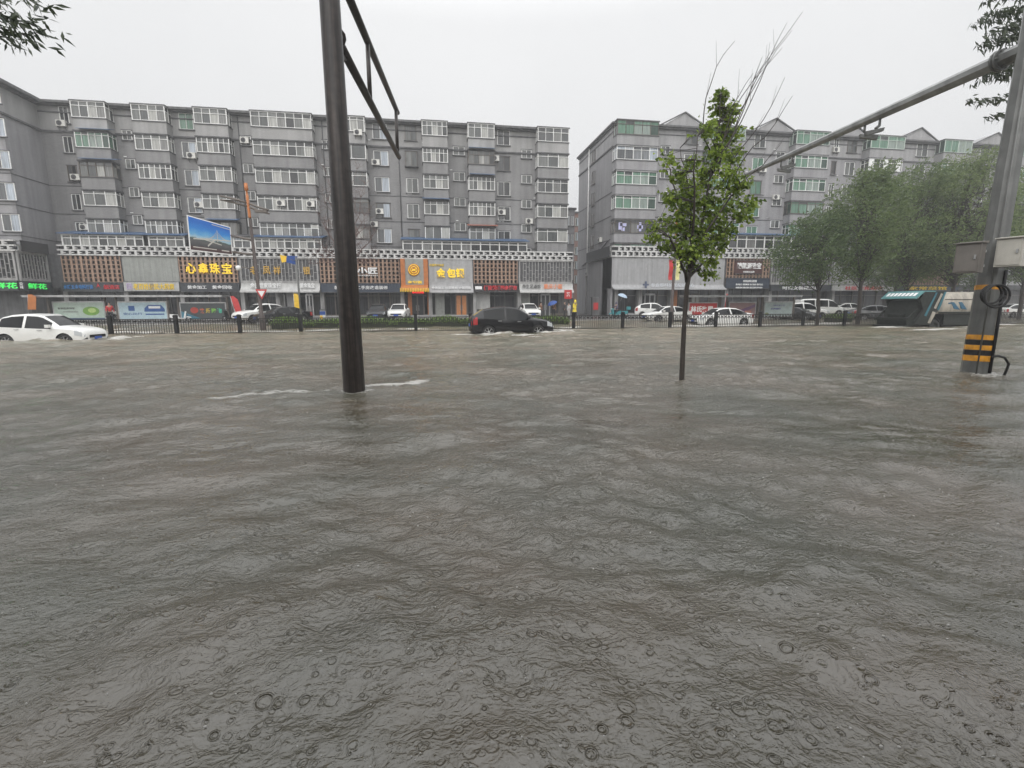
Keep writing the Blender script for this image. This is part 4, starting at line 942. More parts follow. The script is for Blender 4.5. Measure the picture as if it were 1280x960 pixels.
SIDEW = {'sedan': [(-1.62,-.35),(-.25,1.02)], 'suv': [(-1.6,-.5),(-.38,.8)], 'hatch': [(-1.44,-.46),(-.345,.7)], 'van': [(-2.1,-1.0),(-.88,.4),(.5,1.55)]}
FRONTW = {'sedan': (.55,1.2), 'suv': (.35,1.08), 'hatch': (.31,.95), 'van': (.95,1.75)}
REARW = {'sedan': (-1.62,-.85), 'suv': (-2.1,-1.6), 'hatch': (-1.89,-1.44), 'van': (-2.4,-2.1)}
WHX = {'sedan': (-1.38,1.36), 'suv': (-1.35,1.36), 'hatch': (-1.2,1.2), 'van': (-1.5,1.6)}
def section(kind, x):
    P_ = PROF[kind]; xs_ = [p[0] for p in P_]; v = [float(np.interp(x, xs_, [p[i] for p in P_])) for i in range(1, 6)]
    zb, zl, zt, w, wr = v
    return [(0,zb),(.86*w,zb),(.97*w,zb+.13),(w,zb+.55*(zl-zb)),(.965*w,zl),(wr,zt-.12*(zt-zl)-.01),(.86*wr,zt),(0,zt+.02)]
def inr(a, b, rng): m_ = (a+b)/2; return rng[0] <= m_ <= rng[1]
def car(kind, label, paint, loc, rz, group=None, lower='black', lights_on=False, rack=False):
    o = thing('parked_car' if kind in ('sedan', 'hatch', 'van') else 'car', label, 'van' if kind == 'van' else 'car', loc, rz, group)
    P_ = PROF[kind]; g = MB(); ringn = 14; b0 = []
    for p in P_:
        s = section(kind, p[0]); full = s+[(-y, z) for y, z in s[-2:0:-1]]
        b0.append(len(g.v)); g.v += [(p[0], y, z) for y, z in full]
    def segm(k, xa, xb):
        kk = k if k < 7 else 13-k
        if kk in (0, 1): return 2
        if kk == 4 and any(inr(xa, xb, q) for q in SIDEW[kind]): return 1
        if kk == 6 and (inr(xa, xb, FRONTW[kind]) or inr(xa, xb, REARW[kind])): return 1
        return 0
    for i in range(len(P_)-1):
        for k in range(ringn):
            g.mi = segm(k, P_[i][0], P_[i+1][0]); a, c, k2 = b0[i], b0[i+1], (k+1) % ringn
            g.f.append((a+k, c+k, c+k2, a+k2)); g.m.append(g.mi)
    g.mi = 0
    g.f.append(tuple(b0[0]+k for k in range(ringn))); g.m.append(0)
    g.f.append(tuple(b0[-1]+k for k in reversed(range(ringn)))); g.m.append(0)
    tmp = g.build('car_loft', [paint, M['glass_car'], M[lower] if lower else paint])
    bm = bmesh.new(); bm.from_mesh(tmp.data); bmesh.ops.recalc_face_normals(bm, faces=bm.faces); bm.to_mesh(tmp.data); bm.free()
    wr_ = .33 if kind == 'hatch' else .34 if kind == 'sedan' else .36
    cm = MB()
    for wx in WHX[kind]:
        for sg in (-1, 1):
            n = 20; ca = [(wx+(wr_+.055)*math.cos(2*math.pi*i/n), wr_+(wr_+.055)*math.sin(2*math.pi*i/n)) for i in range(n)]
            cm.prism(ca, min(sg*.6, sg*1.2), max(sg*.6, sg*1.2))
    cut = cm.build('cut', M['black'])
    bm = bmesh.new(); bm.from_mesh(cut.data); bmesh.ops.recalc_face_normals(bm, faces=bm.faces); bm.to_mesh(cut.data); bm.free()
    md = tmp.modifiers.new('b', 'BOOLEAN'); md.operation = 'DIFFERENCE'; md.object = cut; md.solver = 'EXACT'
    dg = bpy.context.evaluated_depsgraph_get(); ev = bpy.data.meshes.new_from_object(tmp.evaluated_get(dg))
    bpy.data.objects.remove(tmp); bpy.data.objects.remove(cut)
    for mi, nm, mt in ((0, 'body', paint), (1, 'window_glass', M['glass_car']), (2, 'sill', M[lower] if lower else paint)):
        q = MB(); mp = {}
        for p in ev.polygons:
            mm = p.material_index if p.material_index < 3 else 2
            if mm != mi: continue
            f = []
            for vi in p.vertices:
                if vi not in mp: mp[vi] = len(q.v); q.v.append(tuple(ev.vertices[vi].co))
                f.append(mp[vi])
            q.f.append(tuple(f)); q.m.append(0); q.sm.add(len(q.f)-1)
        q.build(nm, mt, o, sharp=32)
    def sp(x, u):        # point on the side surface: u 0..7 along the half section
        s = section(kind, x); i = min(int(u), 6); t_ = u-i; return (s[i][0]*(1-t_)+s[i+1][0]*t_, s[i][1]*(1-t_)+s[i+1][1]*t_)
    def patchp(name, xa, xb, ua, ub, m_, off=.012, n=3):
        for sg in (-1, 1):
            q = MB()
            def pt(x, u, of): y, z = sp(x, u); return (x+(of if x > 0 else -of)*.6, sg*(y+of), z)
            for i in range(n):
                for j in range(n):
                    x0, x1 = xa+(xb-xa)*i/n, xa+(xb-xa)*(i+1)/n; u0, u1 = ua+(ub-ua)*j/n, ua+(ub-ua)*(j+1)/n
                    c = [pt(x0,u0,off), pt(x1,u0,off), pt(x1,u1,off), pt(x0,u1,off)]; q.face(c if sg < 0 else c[::-1])
            q.build(name, m_, o)
    xF, xR = P_[-1][0], P_[0][0]
    patchp('headlight', xF-.42, xF-.03, 3.15, 4.3, M['lamp_w']); patchp('tail_light', xR+.02, xR+.34, 3.1, 4.4, M['lamp_r'])
    q = MB(); zF = .5
    q.box(xF-.06, xF+.015, -.5, .5, .52, .66); q.build('grille', M['black'], o); q = MB(); q.box(xF-.1, xF+.01, -.62, .62, .3, .44); q.build('bumper_intake', M['black'], o)
    q = MB(); q.box(xF, xF+.03, -.22, .22, .44, .57); q.build('number_plate', M['plate'], o); q = MB(); q.box(xR-.03, xR+.02, -.22, .22, .66, .8); q.build('number_plate', M['plate'], o)
    q = MB()
    xm = FRONTW[kind][1]-.28; zm = sp(xm, 4)[1]+.08; ym = sp(xm, 4)[0]
    for sg in (-1, 1):
        q = MB(); q.box(xm-.09, xm+.07, min(sg*(ym+.03), sg*(ym+.2)), max(sg*(ym+.03), sg*(ym+.2)), zm-.02, zm+.12); q.box(xm-.02, xm+.02, min(sg*(ym-.05), sg*(ym+.05)), max(sg*(ym-.05), sg*(ym+.05)), zm-.015, zm+.02)
        q.build('mirror', paint, o)
    for sg in (-1, 1):
        for hx in (-.75, .3):
            y, z = sp(hx, 3.75); q = MB(); q.box(hx-.1, hx+.1, min(sg*y, sg*(y+.03)), max(sg*y, sg*(y+.03)), z-.015, z+.015); q.build('door_handle', M['steel'], o)
    if rack:
        q = MB()
        for sg in (-1, 1): q.tube([(-1.3,sg*.55,1.66),(-1.2,sg*.55,1.72),(0,sg*.56,1.74),(.2,sg*.56,1.68)], .018, 6)
        q.build('roof_rail', M['steel'], o)
    for wx in WHX[kind]:
        for sg in (-1, 1):
            q = MB(); yo = sg*.83; t_ = MB()
            t_.lathe([(wr_-.11,-.1),(wr_-.02,-.11),(wr_,-.07),(wr_,.07),(wr_-.02,.11),(wr_-.11,.1)], (wx, yo-sg*.06, wr_), 'Y', 24)
            w_ = t_.build('wheel', M['tyre'], o)
            q.lathe([(.0,sg*.045),(.06,sg*.05),(.07,sg*.02)], (wx, yo-sg*.02, wr_), 'Y', 12); q.lathe([(wr_-.125,sg*.05),(wr_-.10,sg*.06),(wr_-.1,-sg*.05)], (wx, yo-sg*.04, wr_), 'Y', 24)
            for k in range(7):
                a = k/7*6.283; q.bar((wx+.05*math.cos(a), yo-sg*.005, wr_+.05*math.sin(a)), (wx+(wr_-.115)*math.cos(a), yo-sg*.005, wr_+(wr_-.115)*math.sin(a)), .055, .03)
            q.build('rim', M['rim'], w_)
            h = MB(); h.lathe([(0,0),(wr_-.1,0)], (wx, yo-sg*.1, wr_), 'Y', 20); h.build('brake_disc', M['black'], w_)
    return o
xa = at(118, 410, 26.6).x
o = car('suv', 'white hatchback SUV with silver rims pushing through the flood at the left edge', M['cp_white'], (xa-2.35, 27.2, -.46), R_(-6)); o.scale = (.98, .98, 1.0)
xa = at(587, 405, 27.0).x
o = car('suv', 'black SUV with red tail light driving through the flood, its wheels throwing foam', M['cp_black'], (xa+2.4, 27.5, -.33), R_(2), lower='black'); o.scale = (1.04, 1.04, 1.06)
def pcar(kind, lab, paint, px, py, Y, rz, z=0, grp='cars beyond the railing', sc=1): 
    o = car(kind, lab, paint, (at(px, py, Y).x, Y, z), R_(rz), grp, lower=None if paint is M['cp_white'] else 'black'); o.scale = (sc,)*3; return o
pcar('sedan', 'white sedan throwing foam just behind the railing, facing left past the red poster', M['cp_white'], 901, 400, 34.2, 180, -.2)
pcar('hatch', 'small white hatchback parked before the right block, left of the white sedans', M['cp_white'], 818, 390, 47.5, -25, .1)
pcar('sedan', 'white sedan facing left, parked between the small hatchback and the banner post', M['cp_white'], 834, 392, 41.5, 184, -.1)
pcar('van', 'white minivan under the roadside trees at the right, the tallest of the white cars there', M['cp_white'], 1024, 388, 46, -12, .12, sc=.98)
pcar('suv', 'white SUV nosing out left of the white minivan', M['cp_white'], 1004, 389, 43.5, -10, -.05)
pcar('sedan', 'white sedan behind the second tree trunk, right of the white minivan', M['cp_white'], 1060, 388, 48, -5, .1)
pcar('sedan', 'grey sedan half hidden by the rear of the garbage truck', M['cp_grey'], 1094, 395, 40, -20, -.1)
pcar('sedan', 'white sedan at the far right edge, beyond the thick striped pole', M['cp_white'], 1268, 392, 41, 0, -.05)
pcar('sedan', 'dark car low between the white SUV and the first tree trunk on the right', M['cp_dark'], 994, 394, 42, -60, -.1, sc=.9)
pcar('suv', 'white SUV parked nose out behind the street lamp on the left', M['cp_white'], 326, 392, 46.5, -128, .05)
pcar('sedan', 'black sedan parked nose out right of the street lamp, blue plate visible', M['cp_black'], 354, 394, 44.5, -140, .0)
pcar('hatch', 'dark car parked nose out just right of the dark leaning pole', M['cp_dark'], 473, 391, 48.5, -92, .1)
pcar('hatch', 'small white car parked nose out before the orange framed shop', M['cp_white'], 499, 391, 48.5, -95, .1)
pcar('hatch', 'white car seen nose on behind the black SUV', M['cp_white'], 661, 391, 48.5, -88, .1)
pcar('sedan', 'white car half hidden behind the left bus shelter panels', M['cp_white'], 130, 392, 50.5, 0, .1)

# garbage truck (rear at the left, cab to the right)
M['truck_w'] = mat('truck_cream', (.36,.33,.28), .4, var=.1, streak=.3); M['truck_d'] = mat('truck_dark', (.016,.019,.016), .55, var=.5, scale=6, spec=.3); M['truck_b'] = mat('truck_blue', (.02,.1,.17), .4)
xT = at(1124, 400, 27.5).x
o = thing('garbage_truck', 'cream rear loading garbage truck with teal canopy and blue emblem, behind the striped pole', 'truck', (xT, 28.2, -.5)); o.scale = (.84, 1, .96)
def tb(name, m_, fn, par=None, sharp=None): g = MB(); fn(g); return g.build(name, m_, par or o, sharp=sharp)
def barrel(g):
    # body section bulges outwards; stations along x
    sec = [(-1.1,1.4),(-1.2,1.56),(-1.25,2.0),(-1.2,2.45),(-1.02,2.78),(-.7,2.9),(.7,2.9),(1.02,2.78),(1.2,2.45),(1.25,2.0),(1.2,1.56),(1.1,1.4)]
    st = [(2.55,-.35),(2.6,0),(6.9,0),(6.95,-.02)]
    n = len(sec); b = len(g.v)
    for i, (x, s) in enumerate(st):
        for y, z in sec: g.v.append((x+(0 if i > 1 else -(z-.95)*-.42), y, z))
    for i in range(len(st)-1):
        for k in range(n): g.f.append((b+i*n+k, b+i*n+(k+1) % n, b+(i+1)*n+(k+1) % n, b+(i+1)*n+k)); g.m.append(0); g.sm.add(len(g.f)-1)
    g.f.append(tuple(b+k for k in range(n))); g.m.append(0); g.f.append(tuple(b+3*n+k for k in reversed(range(n)))); g.m.append(0)
body = tb('body', M['truck_w'], barrel, sharp=35)
def logo(g):
    for dx in (0, .42):
        g.hexa([(4.2+dx*1.6,-1.268,1.75),(4.75+dx*1.6,-1.268,1.68),(4.75+dx*1.6,-1.22,1.68),(4.2+dx*1.6,-1.22,1.75)], [(3.8+dx*1.8,-1.262,2.2),(4.1+dx*1.8,-1.262,2.2),(4.1+dx*1.8,-1.2,2.2),(3.8+dx*1.8,-1.2,2.2)])
    g.box(3.6, 4.1, -1.268, -1.2, 2.08, 2.16)
tb('emblem', M['truck_b'], logo, body); tb('roof_stripe', M['truck_d'], lambda g: (g.box(2.9, 6.9, -1.27, -1.17, 1.42, 1.54), g.box(3.3, 6.85, -1.235, -1.205, 2.36, 2.4)), body)
text('环境卫生', 6.0, 6.75, 2.15, 2.3, -1.232, M['truck_d'], body)
tail = None
for sg in (-1, 1):
    y0, y1 = (sg*1.24, sg*1.1) if sg < 0 else (sg*1.1, sg*1.24)
    q = tb('tailgate_plate', M['truck_d'], lambda g: g.prism([(.75,.75),(2.2,.62),(3.3,2.95),(1.3,2.93),(.95,2.4),(1.35,1.7)], y0, y1)); tail = tail or q
def stripes(m_, lst): 
    g = MB()
    for p in lst: g.prism(p, -1.262, -1.242)
    g.build('side_stripe', m_, tail)
stripes(M['truck_w'], [[(1.9,.8),(2.15,.76),(2.55,1.5),(2.22,1.58)], [(2.3,1.8),(2.5,1.75),(2.95,2.75),(2.78,2.8)]])
stripes(mat('truck_teal', (.02,.13,.17), .4), [[(1.5,1.3),(1.7,1.25),(2.45,2.85),(2.3,2.85)], [(2.62,1.7),(2.8,1.65),(3.25,2.88),(3.08,2.9)]])
tb('hopper', M['truck_d'], lambda g: (g.hexa([(.25,-1.08,.62),(2.3,-1.08,.62),(2.3,1.08,.62),(.25,1.08,.62)], [(.1,-1.08,1.15),(2.6,-1.08,1.15),(2.6,1.08,1.15),(.1,1.08,1.15)]), g.prism([(.7,1.15),(2.2,1.15),(2.6,2.5),(1.15,2.3)], -1.05, 1.05), g.box(-.05, .3, -1.15, 1.15, .98, 1.1), g.bar((.15,-1.12,1.1),(1.0,-1.12,1.75),.08), g.bar((.2,1.12,1.1),(1.0,1.12,1.75),.08)))
tb('canopy', mat('teal_canopy', (.10,.25,.26), .45, var=.15), lambda g: g.prism([(.5,2.46),(.58,2.42),(1.3,2.9),(2.3,2.9),(2.3,2.97),(1.2,2.97)], -1.25, 1.25))
g = MB()
for i in range(8):
    y_ = -1.05+.27*i; p_ = lambda u: (.5+.7*u-.012, 2.46+.51*u+.012)
    (xa_, za_), (xb_, zb_) = p_(.3), p_(.72); g.face([(xa_, y_+.2, za_), (xa_, y_, za_), (xb_, y_, zb_), (xb_, y_+.2, zb_)])
g.build('canopy_lettering', M['t_white'], o)
tb('chassis', M['truck_d'], lambda g: (g.box(.4, 8.6, -.5, .5, .55, 1.38), g.box(3.5, 6.9, -1.16, -1.06, .62, 1.36), g.box(3.5, 6.9, 1.06, 1.16, .62, 1.36), g.box(-.1, .5, -1.15, 1.15, .5, .62)))
tb('cab', M['truck_w'], lambda g: (g.hexa([(7.15,-1.12,.6),(8.85,-1.12,.6),(8.85,1.12,.6),(7.15,1.12,.6)], [(7.15,-1.1,1.6),(8.85,-1.1,1.6),(8.85,1.1,1.6),(7.15,1.1,1.6)]), g.hexa([(7.15,-1.1,1.6),(8.85,-1.1,1.6),(8.85,1.1,1.6),(7.15,1.1,1.6)], [(7.2,-1.0,2.5),(8.55,-1.0,2.5),(8.55,1.0,2.5),(7.2,1.0,2.5)])))
tb('cab_window', M['glass_car'], lambda g: (g.hexa([(7.5,-1.112,1.62),(8.6,-1.112,1.62),(8.6,-1.09,1.62),(7.5,-1.09,1.62)], [(7.55,-1.025,2.36),(8.4,-1.025,2.36),(8.4,-1.0,2.36),(7.55,-1.0,2.36)]),))
for wx in (2.75, 3.0+4.9):
    for sg in (-1, 1):
        t_ = MB(); t_.lathe([(.3,-.14),(.46,-.15),(.5,-.1),(.5,.1),(.46,.15),(.3,.14)], (wx, sg*1.0, .5), 'Y', 24); w_ = t_.build('wheel', M['tyre'], o)
        q = MB(); q.lathe([(0,sg*.08),(.14,sg*.09),(.2,sg*.02),(.31,sg*.1)], (wx, sg*1.0, .5), 'Y', 20); q.build('rim', M['truck_d'], w_)
tb('mudguard', M['black'], lambda g: [g.tube([(2.75+.64*math.cos(a), sg*1.0, .52+.64*math.sin(a)) for a in np.linspace(.25, 2.9, 9)], .06, 6) for sg in (-1, 1)])
tb('rear_lamp', M['lamp_w'], lambda g: (g.box(.34, .4, -1.0, -.7, .66, .78), g.box(.34, .4, .7, 1.0, .66, .78)))

# ================================================================== POLES
M['bronze'] = mat('wet_bronze_pole', (.030,.023,.020), .34, metal=.2, var=.4, scale=9, streak=.75, bump=.15, bscale=40)
M['galv'] = mat('galvanised_steel', (.145,.148,.142), .38, metal=.35, var=.2, scale=3, streak=.35)
o = thing('sign_gantry', 'dark wet bronze pole left of centre with double arm reaching over the road', 'pole', (pl.x, pl.y, 0))
# the pole leans slightly: top measured against the photograph
top = at(412, 0, pl.y+.12); d = (top-Vector((pl.x, pl.y, 0)))/top.z
pp = lambda z: Vector((d.x*z, d.y*z, z))
g = MB(); g.tube([pp(-.8), pp(0), pp(3), pp(7.5), pp(9.2)], [.205,.2,.187,.165,.155], 20); pole = g.build('pole', M['bronze'], o)
zA = at(430, 44, pl.y+.3).z; pA = pp(zA)
eA = at(499, 199, 16.6)-o.location; eA.z = zA-.02; zB = at(448, 0, pl.y+.6).z
eB = at(497, 141, 16.6)-o.location; zB = eB.z; pB = pp(zB)
g = MB(); g.tube([pA, pA+(eA-pA)*.5, eA], [.085,.08,.07], 12); g.build('lower_arm', M['bronze'], o)
g = MB(); g.tube([pB, pB+(eB-pB)*.5, eB], [.085,.08,.07], 12); g.build('upper_arm', M['bronze'], o)
for u in (.42, .955):
    a, c = pA+(eA-pA)*u, pB+(eB-pB)*u; g = MB(); g.tube([a, c], .05, 10); g.build('strut', M['bronze'], o)
for q, nm in ((pA, 'arm_bracket'), (pB, 'arm_bracket')):
    dr = (eA-pA).normalized(); g = MB(); g.tube([q-dr*.05, q+dr*.28], [.13,.12], 12); g.tube([q+dr*.28, q+dr*.31], [.17,.17], 12); g.hexa([q+dr*.0+Vector((-.02,0,-.35)), q+dr*.9+Vector((-.02,0,-.09)), q+dr*.9+Vector((.02,0,-.09)), q+Vector((.02,0,-.35))], [q+Vector((-.02,0,-.08)), q+dr*.9+Vector((-.02,0,-.07)), q+dr*.9+Vector((.02,0,-.07)), q+Vector((.02,0,-.08))]); g.build(nm, M['bronze'], o)

o = thing('camera_gantry', 'thick grey octagonal pole with yellow black tape at its foot and long arm', 'pole', (pr.x, pr.y+.25, 0))
top = at(1289, 40, pr.y+.45); d2 = (top-o.location)/top.z; pq = lambda z: Vector((d2.x*z, d2.y*z, z))
g = MB(); g.tube([pq(-.8), pq(0), pq(4), pq(8.4)], [.25,.24,.21,.175], 8, smooth=False, phase=.39); gp = g.build('pole', M['galv'], o)
M['tape_y'] = mat('yellow_tape', (.6,.27,.02), .4, var=.4, scale=5, streak=.3); 
zz = lambda py: at(1222, py, pr.y).z
def band(z0, z1, m_, nm):
    rr = lambda z: .24-.0075*z+.006
    g = MB(); g.tube([pq(z0), pq(z1)], [rr(z0), rr(z1)], 8, cap=False, smooth=False, phase=.39); g.build(nm, m_, gp)
for a, c, mm in ((453,446,'tape_y'), (445.5,439.5,'black'), (439,433,'tape_y'), (432.5,426.5,'black'), (426,420,'tape_y'), (362,356,'tape_y')): band(zz(a), zz(c), M[mm], 'tape_band')
# arm
zR = at(1262, 52, pr.y+.3).z; a0 = pq(zR); a1 = at(930, 209, 20.2)-o.location; a1.z = zR+.12
g = MB(); g.tube([a0+(a1-a0)*.05, a1], [.155,.08], 8, smooth=False, phase=.39); g.tube([a1, a1+(a1-a0).normalized()*.02], [.09,.09], 8); arm = g.build('arm', mat('arm_steel', (.24,.245,.24), .4, metal=.3, var=.2, streak=.2), o)
dr = (a1-a0).normalized(); g = MB()
g.tube([a0, a0+dr*.5], [.17,.17], 8, smooth=False, phase=.39); g.tube([a0+dr*.5, a0+dr*.55], [.23,.23], 12); g.tube([a0+dr*.57, a0+dr*.62], [.23,.23], 12)
for k in range(6):
    a = k*1.047; off = Vector((.195*math.cos(a), 0, .195*math.sin(a))); g.tube([a0+dr*.46+off, a0+dr*.66+off], .016, 6)
g.build('arm_flange', M['galv'], o)
def cctv(p, ang, lab, host_z):
    c = thing('traffic_camera', lab, 'camera', p, ang, 'traffic cameras hung under the grey arm')
    g = MB(); g.tube([(0,0,0),(0,0,-.2)], .035, 8); g.tube([(0,0,-.18),(0,-.1,-.26)], .04, 8); g.build('bracket', M['galv'], c)
    g = MB(); g.hexa([(-.06,-.34,-.44),(.06,-.34,-.44),(.06,.1,-.34),(-.06,.1,-.34)], [(-.07,-.36,-.33),(.07,-.36,-.33),(.07,.12,-.25),(-.07,.12,-.25)]); g.build('housing', M['galv'], c)
    g = MB(); g.lathe([(0,-.345),(.045,-.345),(.05,-.3)], (0,0,-.36), 'Y', 12); g.build('lens', M['black'], c)
for u, an, lab in ((.395, 1.1, 'left camera of the nearer pair under the grey arm'), (.345, -1.9, 'right camera of the nearer pair under the grey arm'), (.76, 1.1, 'left camera of the farther pair near the arm tip'), (.70, -1.9, 'right camera of the farther pair near the arm tip')):
    p = o.location+a0+(a1-a0)*u; rr = .17+(.085-.17)*u; p.z -= rr*.9; cctv(p, an, lab, p.z)
# cabinets strapped to the pole
def cabinet(lab, px, py, Y, w_, h_, d, rz, m_):
    c = thing('control_cabinet', lab, 'cabinet', at(px, py, Y), rz, 'cabinets strapped to the striped pole')
    g = MB(); g.box(-w_/2, w_/2, 0, d, 0, h_); g.build('casing', m_, c); g = MB(); g.hexa([(-w_/2-.03,-.05,h_),(w_/2+.03,-.05,h_),(w_/2+.03,d+.03,h_),(-w_/2-.03,d+.03,h_)], [(-w_/2-.03,-.05,h_+.02),(w_/2+.03,-.05,h_+.02),(w_/2+.03,d+.03,h_+.06),(-w_/2-.03,d+.03,h_+.06)]); g.build('rain_lid', m_, c)
    g = MB(); g.box(-w_/2+.03, w_/2-.03, -.015, -.001, .03, h_-.03); dd = g.build('door', m_, c); g = MB(); g.box(w_/2-.09, w_/2-.06, -.04, -.015, h_*.45, h_*.6); g.build('handle', M['steel'], dd)
    for z_ in (.2, .7): g = MB(); g.box(-w_/2, w_/2, d, d+.05, h_*z_, h_*(z_+.08)); g.build('strap', M['steel'], c)
    return c
M['cab_g'] = mat('grey_brown_cabinet', (.17,.155,.14), .5, var=.15, streak=.2); M['cab_w'] = mat('beige_cabinet', (.50,.48,.43), .5, var=.1, streak=.2)
cabinet('grey brown steel cabinet on the left side of the striped pole', 1206, 341, pr.y+.1, .42, .62, .3, R_(-68), M['cab_g'])
cabinet('large beige steel cabinet on the right side of the striped pole', 1258, 333, pr.y-.3, .42, .58, .3, R_(-70), M['cab_w'])
# conduit, cables
g = MB(); g.tube([pq(.0)+Vector((.12,-.24,0)), pq(1)+Vector((.12,-.235,0)), pq(2.3)+Vector((.11,-.225,0))], .032, 8); g.build('conduit', M['black'], o)
g = MB(); g.tube([pq(0)+Vector((-.22,-.22,0)), pq(3)+Vector((-.2,-.21,0)), pq(8)+Vector((-.17,-.16,0))], .016, 6); g.build('earth_wire', M['galv'], o)
cl = MB(); c0 = at(1239, 368, pr.y-.12)
for k in range(3):
    cl.tube([(c0.x+(.27+.03*k)*math.cos(a), c0.y-.06*k, c0.z-.02*k+(.2+.02*k)*math.sin(a)) for a in np.linspace(0, 6.283, 25)], .022, 6)
co_ = tag(cl.build('cable_coil', M['rubber']), 'black cable coil tied to the striped pole under the beige cabinet', 'cable coil')
cl = MB(); p0 = at(1240, 446, pr.y-.08); p1 = at(1256, 447, pr.y-.2); p2 = at(1261, 455, pr.y-.2); p3 = atz(1254, 468, -.02)
pts = [p0, p0.lerp(p1, .5)+Vector((0,0,.03)), p1, p2, p2.lerp(p3, .6)+Vector((.03,0,0)), p3+Vector((0,0,-.1))]
cl.tube(pts, .026, 8); tag(cl.build('cable_loop', M['rubber']), 'black cable looping from the striped pole foot into the water', 'cable')

# ---------------- decorative street lamps, billboard
def lamp(base, toppt, label):
    o = thing('street_lamp', label, 'street lamp', base)
    v = (toppt-Vector(base)); H = v.z; d = v/H; f = lambda z: Vector((d.x*z, d.y*z, z))
    g = MB(); g.tube([f(-.3), f(0), f(.9), f(.95), f(H*.77)], [.2,.19,.18,.12,.09], 12); g.build('pole', mat('dark_lamp_post', (.05,.035,.03), .5, var=.3), o)
    g = MB(); g.tube([f(H*.77), f(H*.78), f(H*.92), f(H*.925), f(H*.95), f(H*.955), f(H)], [.075,.085,.085,.06,.06,.12,.1], 12); g.build('orange_column', M['orange'], o)
    for s, e in ((-1, (-1.55, .35)), (1, (1.25, -.42))):
        g = MB(); z = H*.87
        for dz in (0, -.22): g.tube([f(z+dz), f(z+dz)+Vector((e[0]*.5, -.1, e[1]*.6)), f(z+dz)+Vector((e[0], -.15, e[1]))], [.06,.07,.05], 8)
        a = g.build('lamp_arm', M['frame_d'], o); g = MB(); q = f(z-.1)+Vector((e[0]*.62, -.12, e[1]*.7)); g.hexa([q+Vector((-.35,-.16,-.12-.08*s)), q+Vector((.35,-.16,-.12-.08*s)), q+Vector((.35,.16,-.12-.08*s)), q+Vector((-.35,.16,-.12-.08*s))], [q+Vector((-.35,-.16,-.02)), q+Vector((.35,-.16,-.02)), q+Vector((.35,.16,-.02)), q+Vector((-.35,.16,-.02))]); g.build('lamp_head', M['frame_d'], a)
    return o, f, H
YL = 34.2
bL = at(328.5, 404, YL); bL.z = 0; tL = at(307, 229, YL)
LO, fL, HL = lamp(bL, tL, 'dark street lamp with orange column and two dark arms beside the blue billboard')
bR = at(838.5, 406, 38); bR.z = 0; tR = at(847, 262, 38)
lamp(bR, tR, 'street lamp with orange column behind the young street tree, carrying red and yellow banners')
# billboard bracketed to the lamp
bb = thing('billboard', 'tilted blue billboard showing a harbour bridge, bracketed to the left street lamp', 'billboard', at(263, 293, YL-.2))
tl, tr2, br2, bl2 = at(233.5, 268.5, YL-.9), at(288, 284, YL+.3), at(291, 319, YL+.3), at(237.5, 313, YL-.9)
n_ = (tr2-tl).cross(bl2-tl).normalized(); n_ = n_ if n_.y < 0 else -n_
L_ = bb.location
g = MB(); g.hexa([bl2-L_, br2-L_, br2-n_*.14-L_, bl2-n_*.14-L_], [tl-L_, tr2-L_, tr2-n_*.14-L_, tl-n_*.14-L_]); g.build('panel', M['white'], bb)
def onb(u, v, off): p = bl2+(br2-bl2)*u; q = tl+(tr2-tl)*u; return p.lerp(q, v)+n_*off-L_
m, t, b = nodes('printed_seascape'); N = t.nodes.new; l = t.links.new
at2 = N('ShaderNodeAttribute'); at2.attribute_name = 'uvp'; sp_ = N('ShaderNodeSeparateXYZ'); l(at2.outputs['Vector'], sp_.inputs[0])
nz = N('ShaderNodeTexNoise'); nz.inputs['Scale'].default_value = 6; nz.inputs['Detail'].default_value = 6; l(at2.outputs['Vector'], nz.inputs['Vector'])
a_ = N('ShaderNodeMath'); a_.operation = 'MULTIPLY_ADD'; l(nz.outputs[0], a_.inputs[0]); a_.inputs[1].default_value = .22; l(sp_.outputs[1], a_.inputs[2])
cr = N('ShaderNodeValToRGB'); e = cr.color_ramp.elements; e[0].position = .1; e[0].color = (.06,.03,.03,1); e[1].position = 1.08; e[1].color = (.01,.13,.5,1)
for p_, c_ in ((.22,(.07,.035,.035)), (.26,(.05,.05,.055)), (.4,(.1,.1,.1)), (.47,(.06,.09,.08)), (.52,(.35,.5,.58)), (.62,(.12,.36,.62)), (.8,(.02,.2,.58))):
    q = e.new(p_); q.color = (*c_, 1)
l(a_.outputs[0], cr.inputs[0]); l(cr.outputs[0], b.inputs['Base Color']); b.inputs['Roughness'].default_value = .35
g = MB(); nU = 12
for i in range(nU):
    for j in range(nU): g.face([onb(.02+.96*i/nU, .03+.94*j/nU, .006), onb(.02+.96*(i+1)/nU, .03+.94*j/nU, .006), onb(.02+.96*(i+1)/nU, .03+.94*(j+1)/nU, .006), onb(.02+.96*i/nU, .03+.94*(j+1)/nU, .006)])
po = g.build('poster', m, bb)
aa = po.data.attributes.new('uvp', 'FLOAT_VECTOR', 'POINT'); uv = []
for i in range(nU):
    for j in range(nU):
        for a, c in ((0,0),(1,0),(1,1),(0,1)): uv += [(i+a)/nU, (j+c)/nU, 0]
aa.data.foreach_set('vector', uv)
g = MB()    # bridge drawn on the poster: road deck, tower, cables, captions
def strip(u0, v0, u1, v1, w, off=.012): g.face([onb(u0, v0-w, off), onb(u1, v1-w, off), onb(u1, v1+w, off), onb(u0, v0+w, off)])
strip(.1,.36,.98,.5,.02); strip(.42,.2,.6,.44,.03); strip(.3,.4,.75,.3,.015); 
for u in (.66,): g.face([onb(u-.008,.38,.013), onb(u+.012,.38,.013), onb(u+.006,.78,.013), onb(u,.78,.013)])
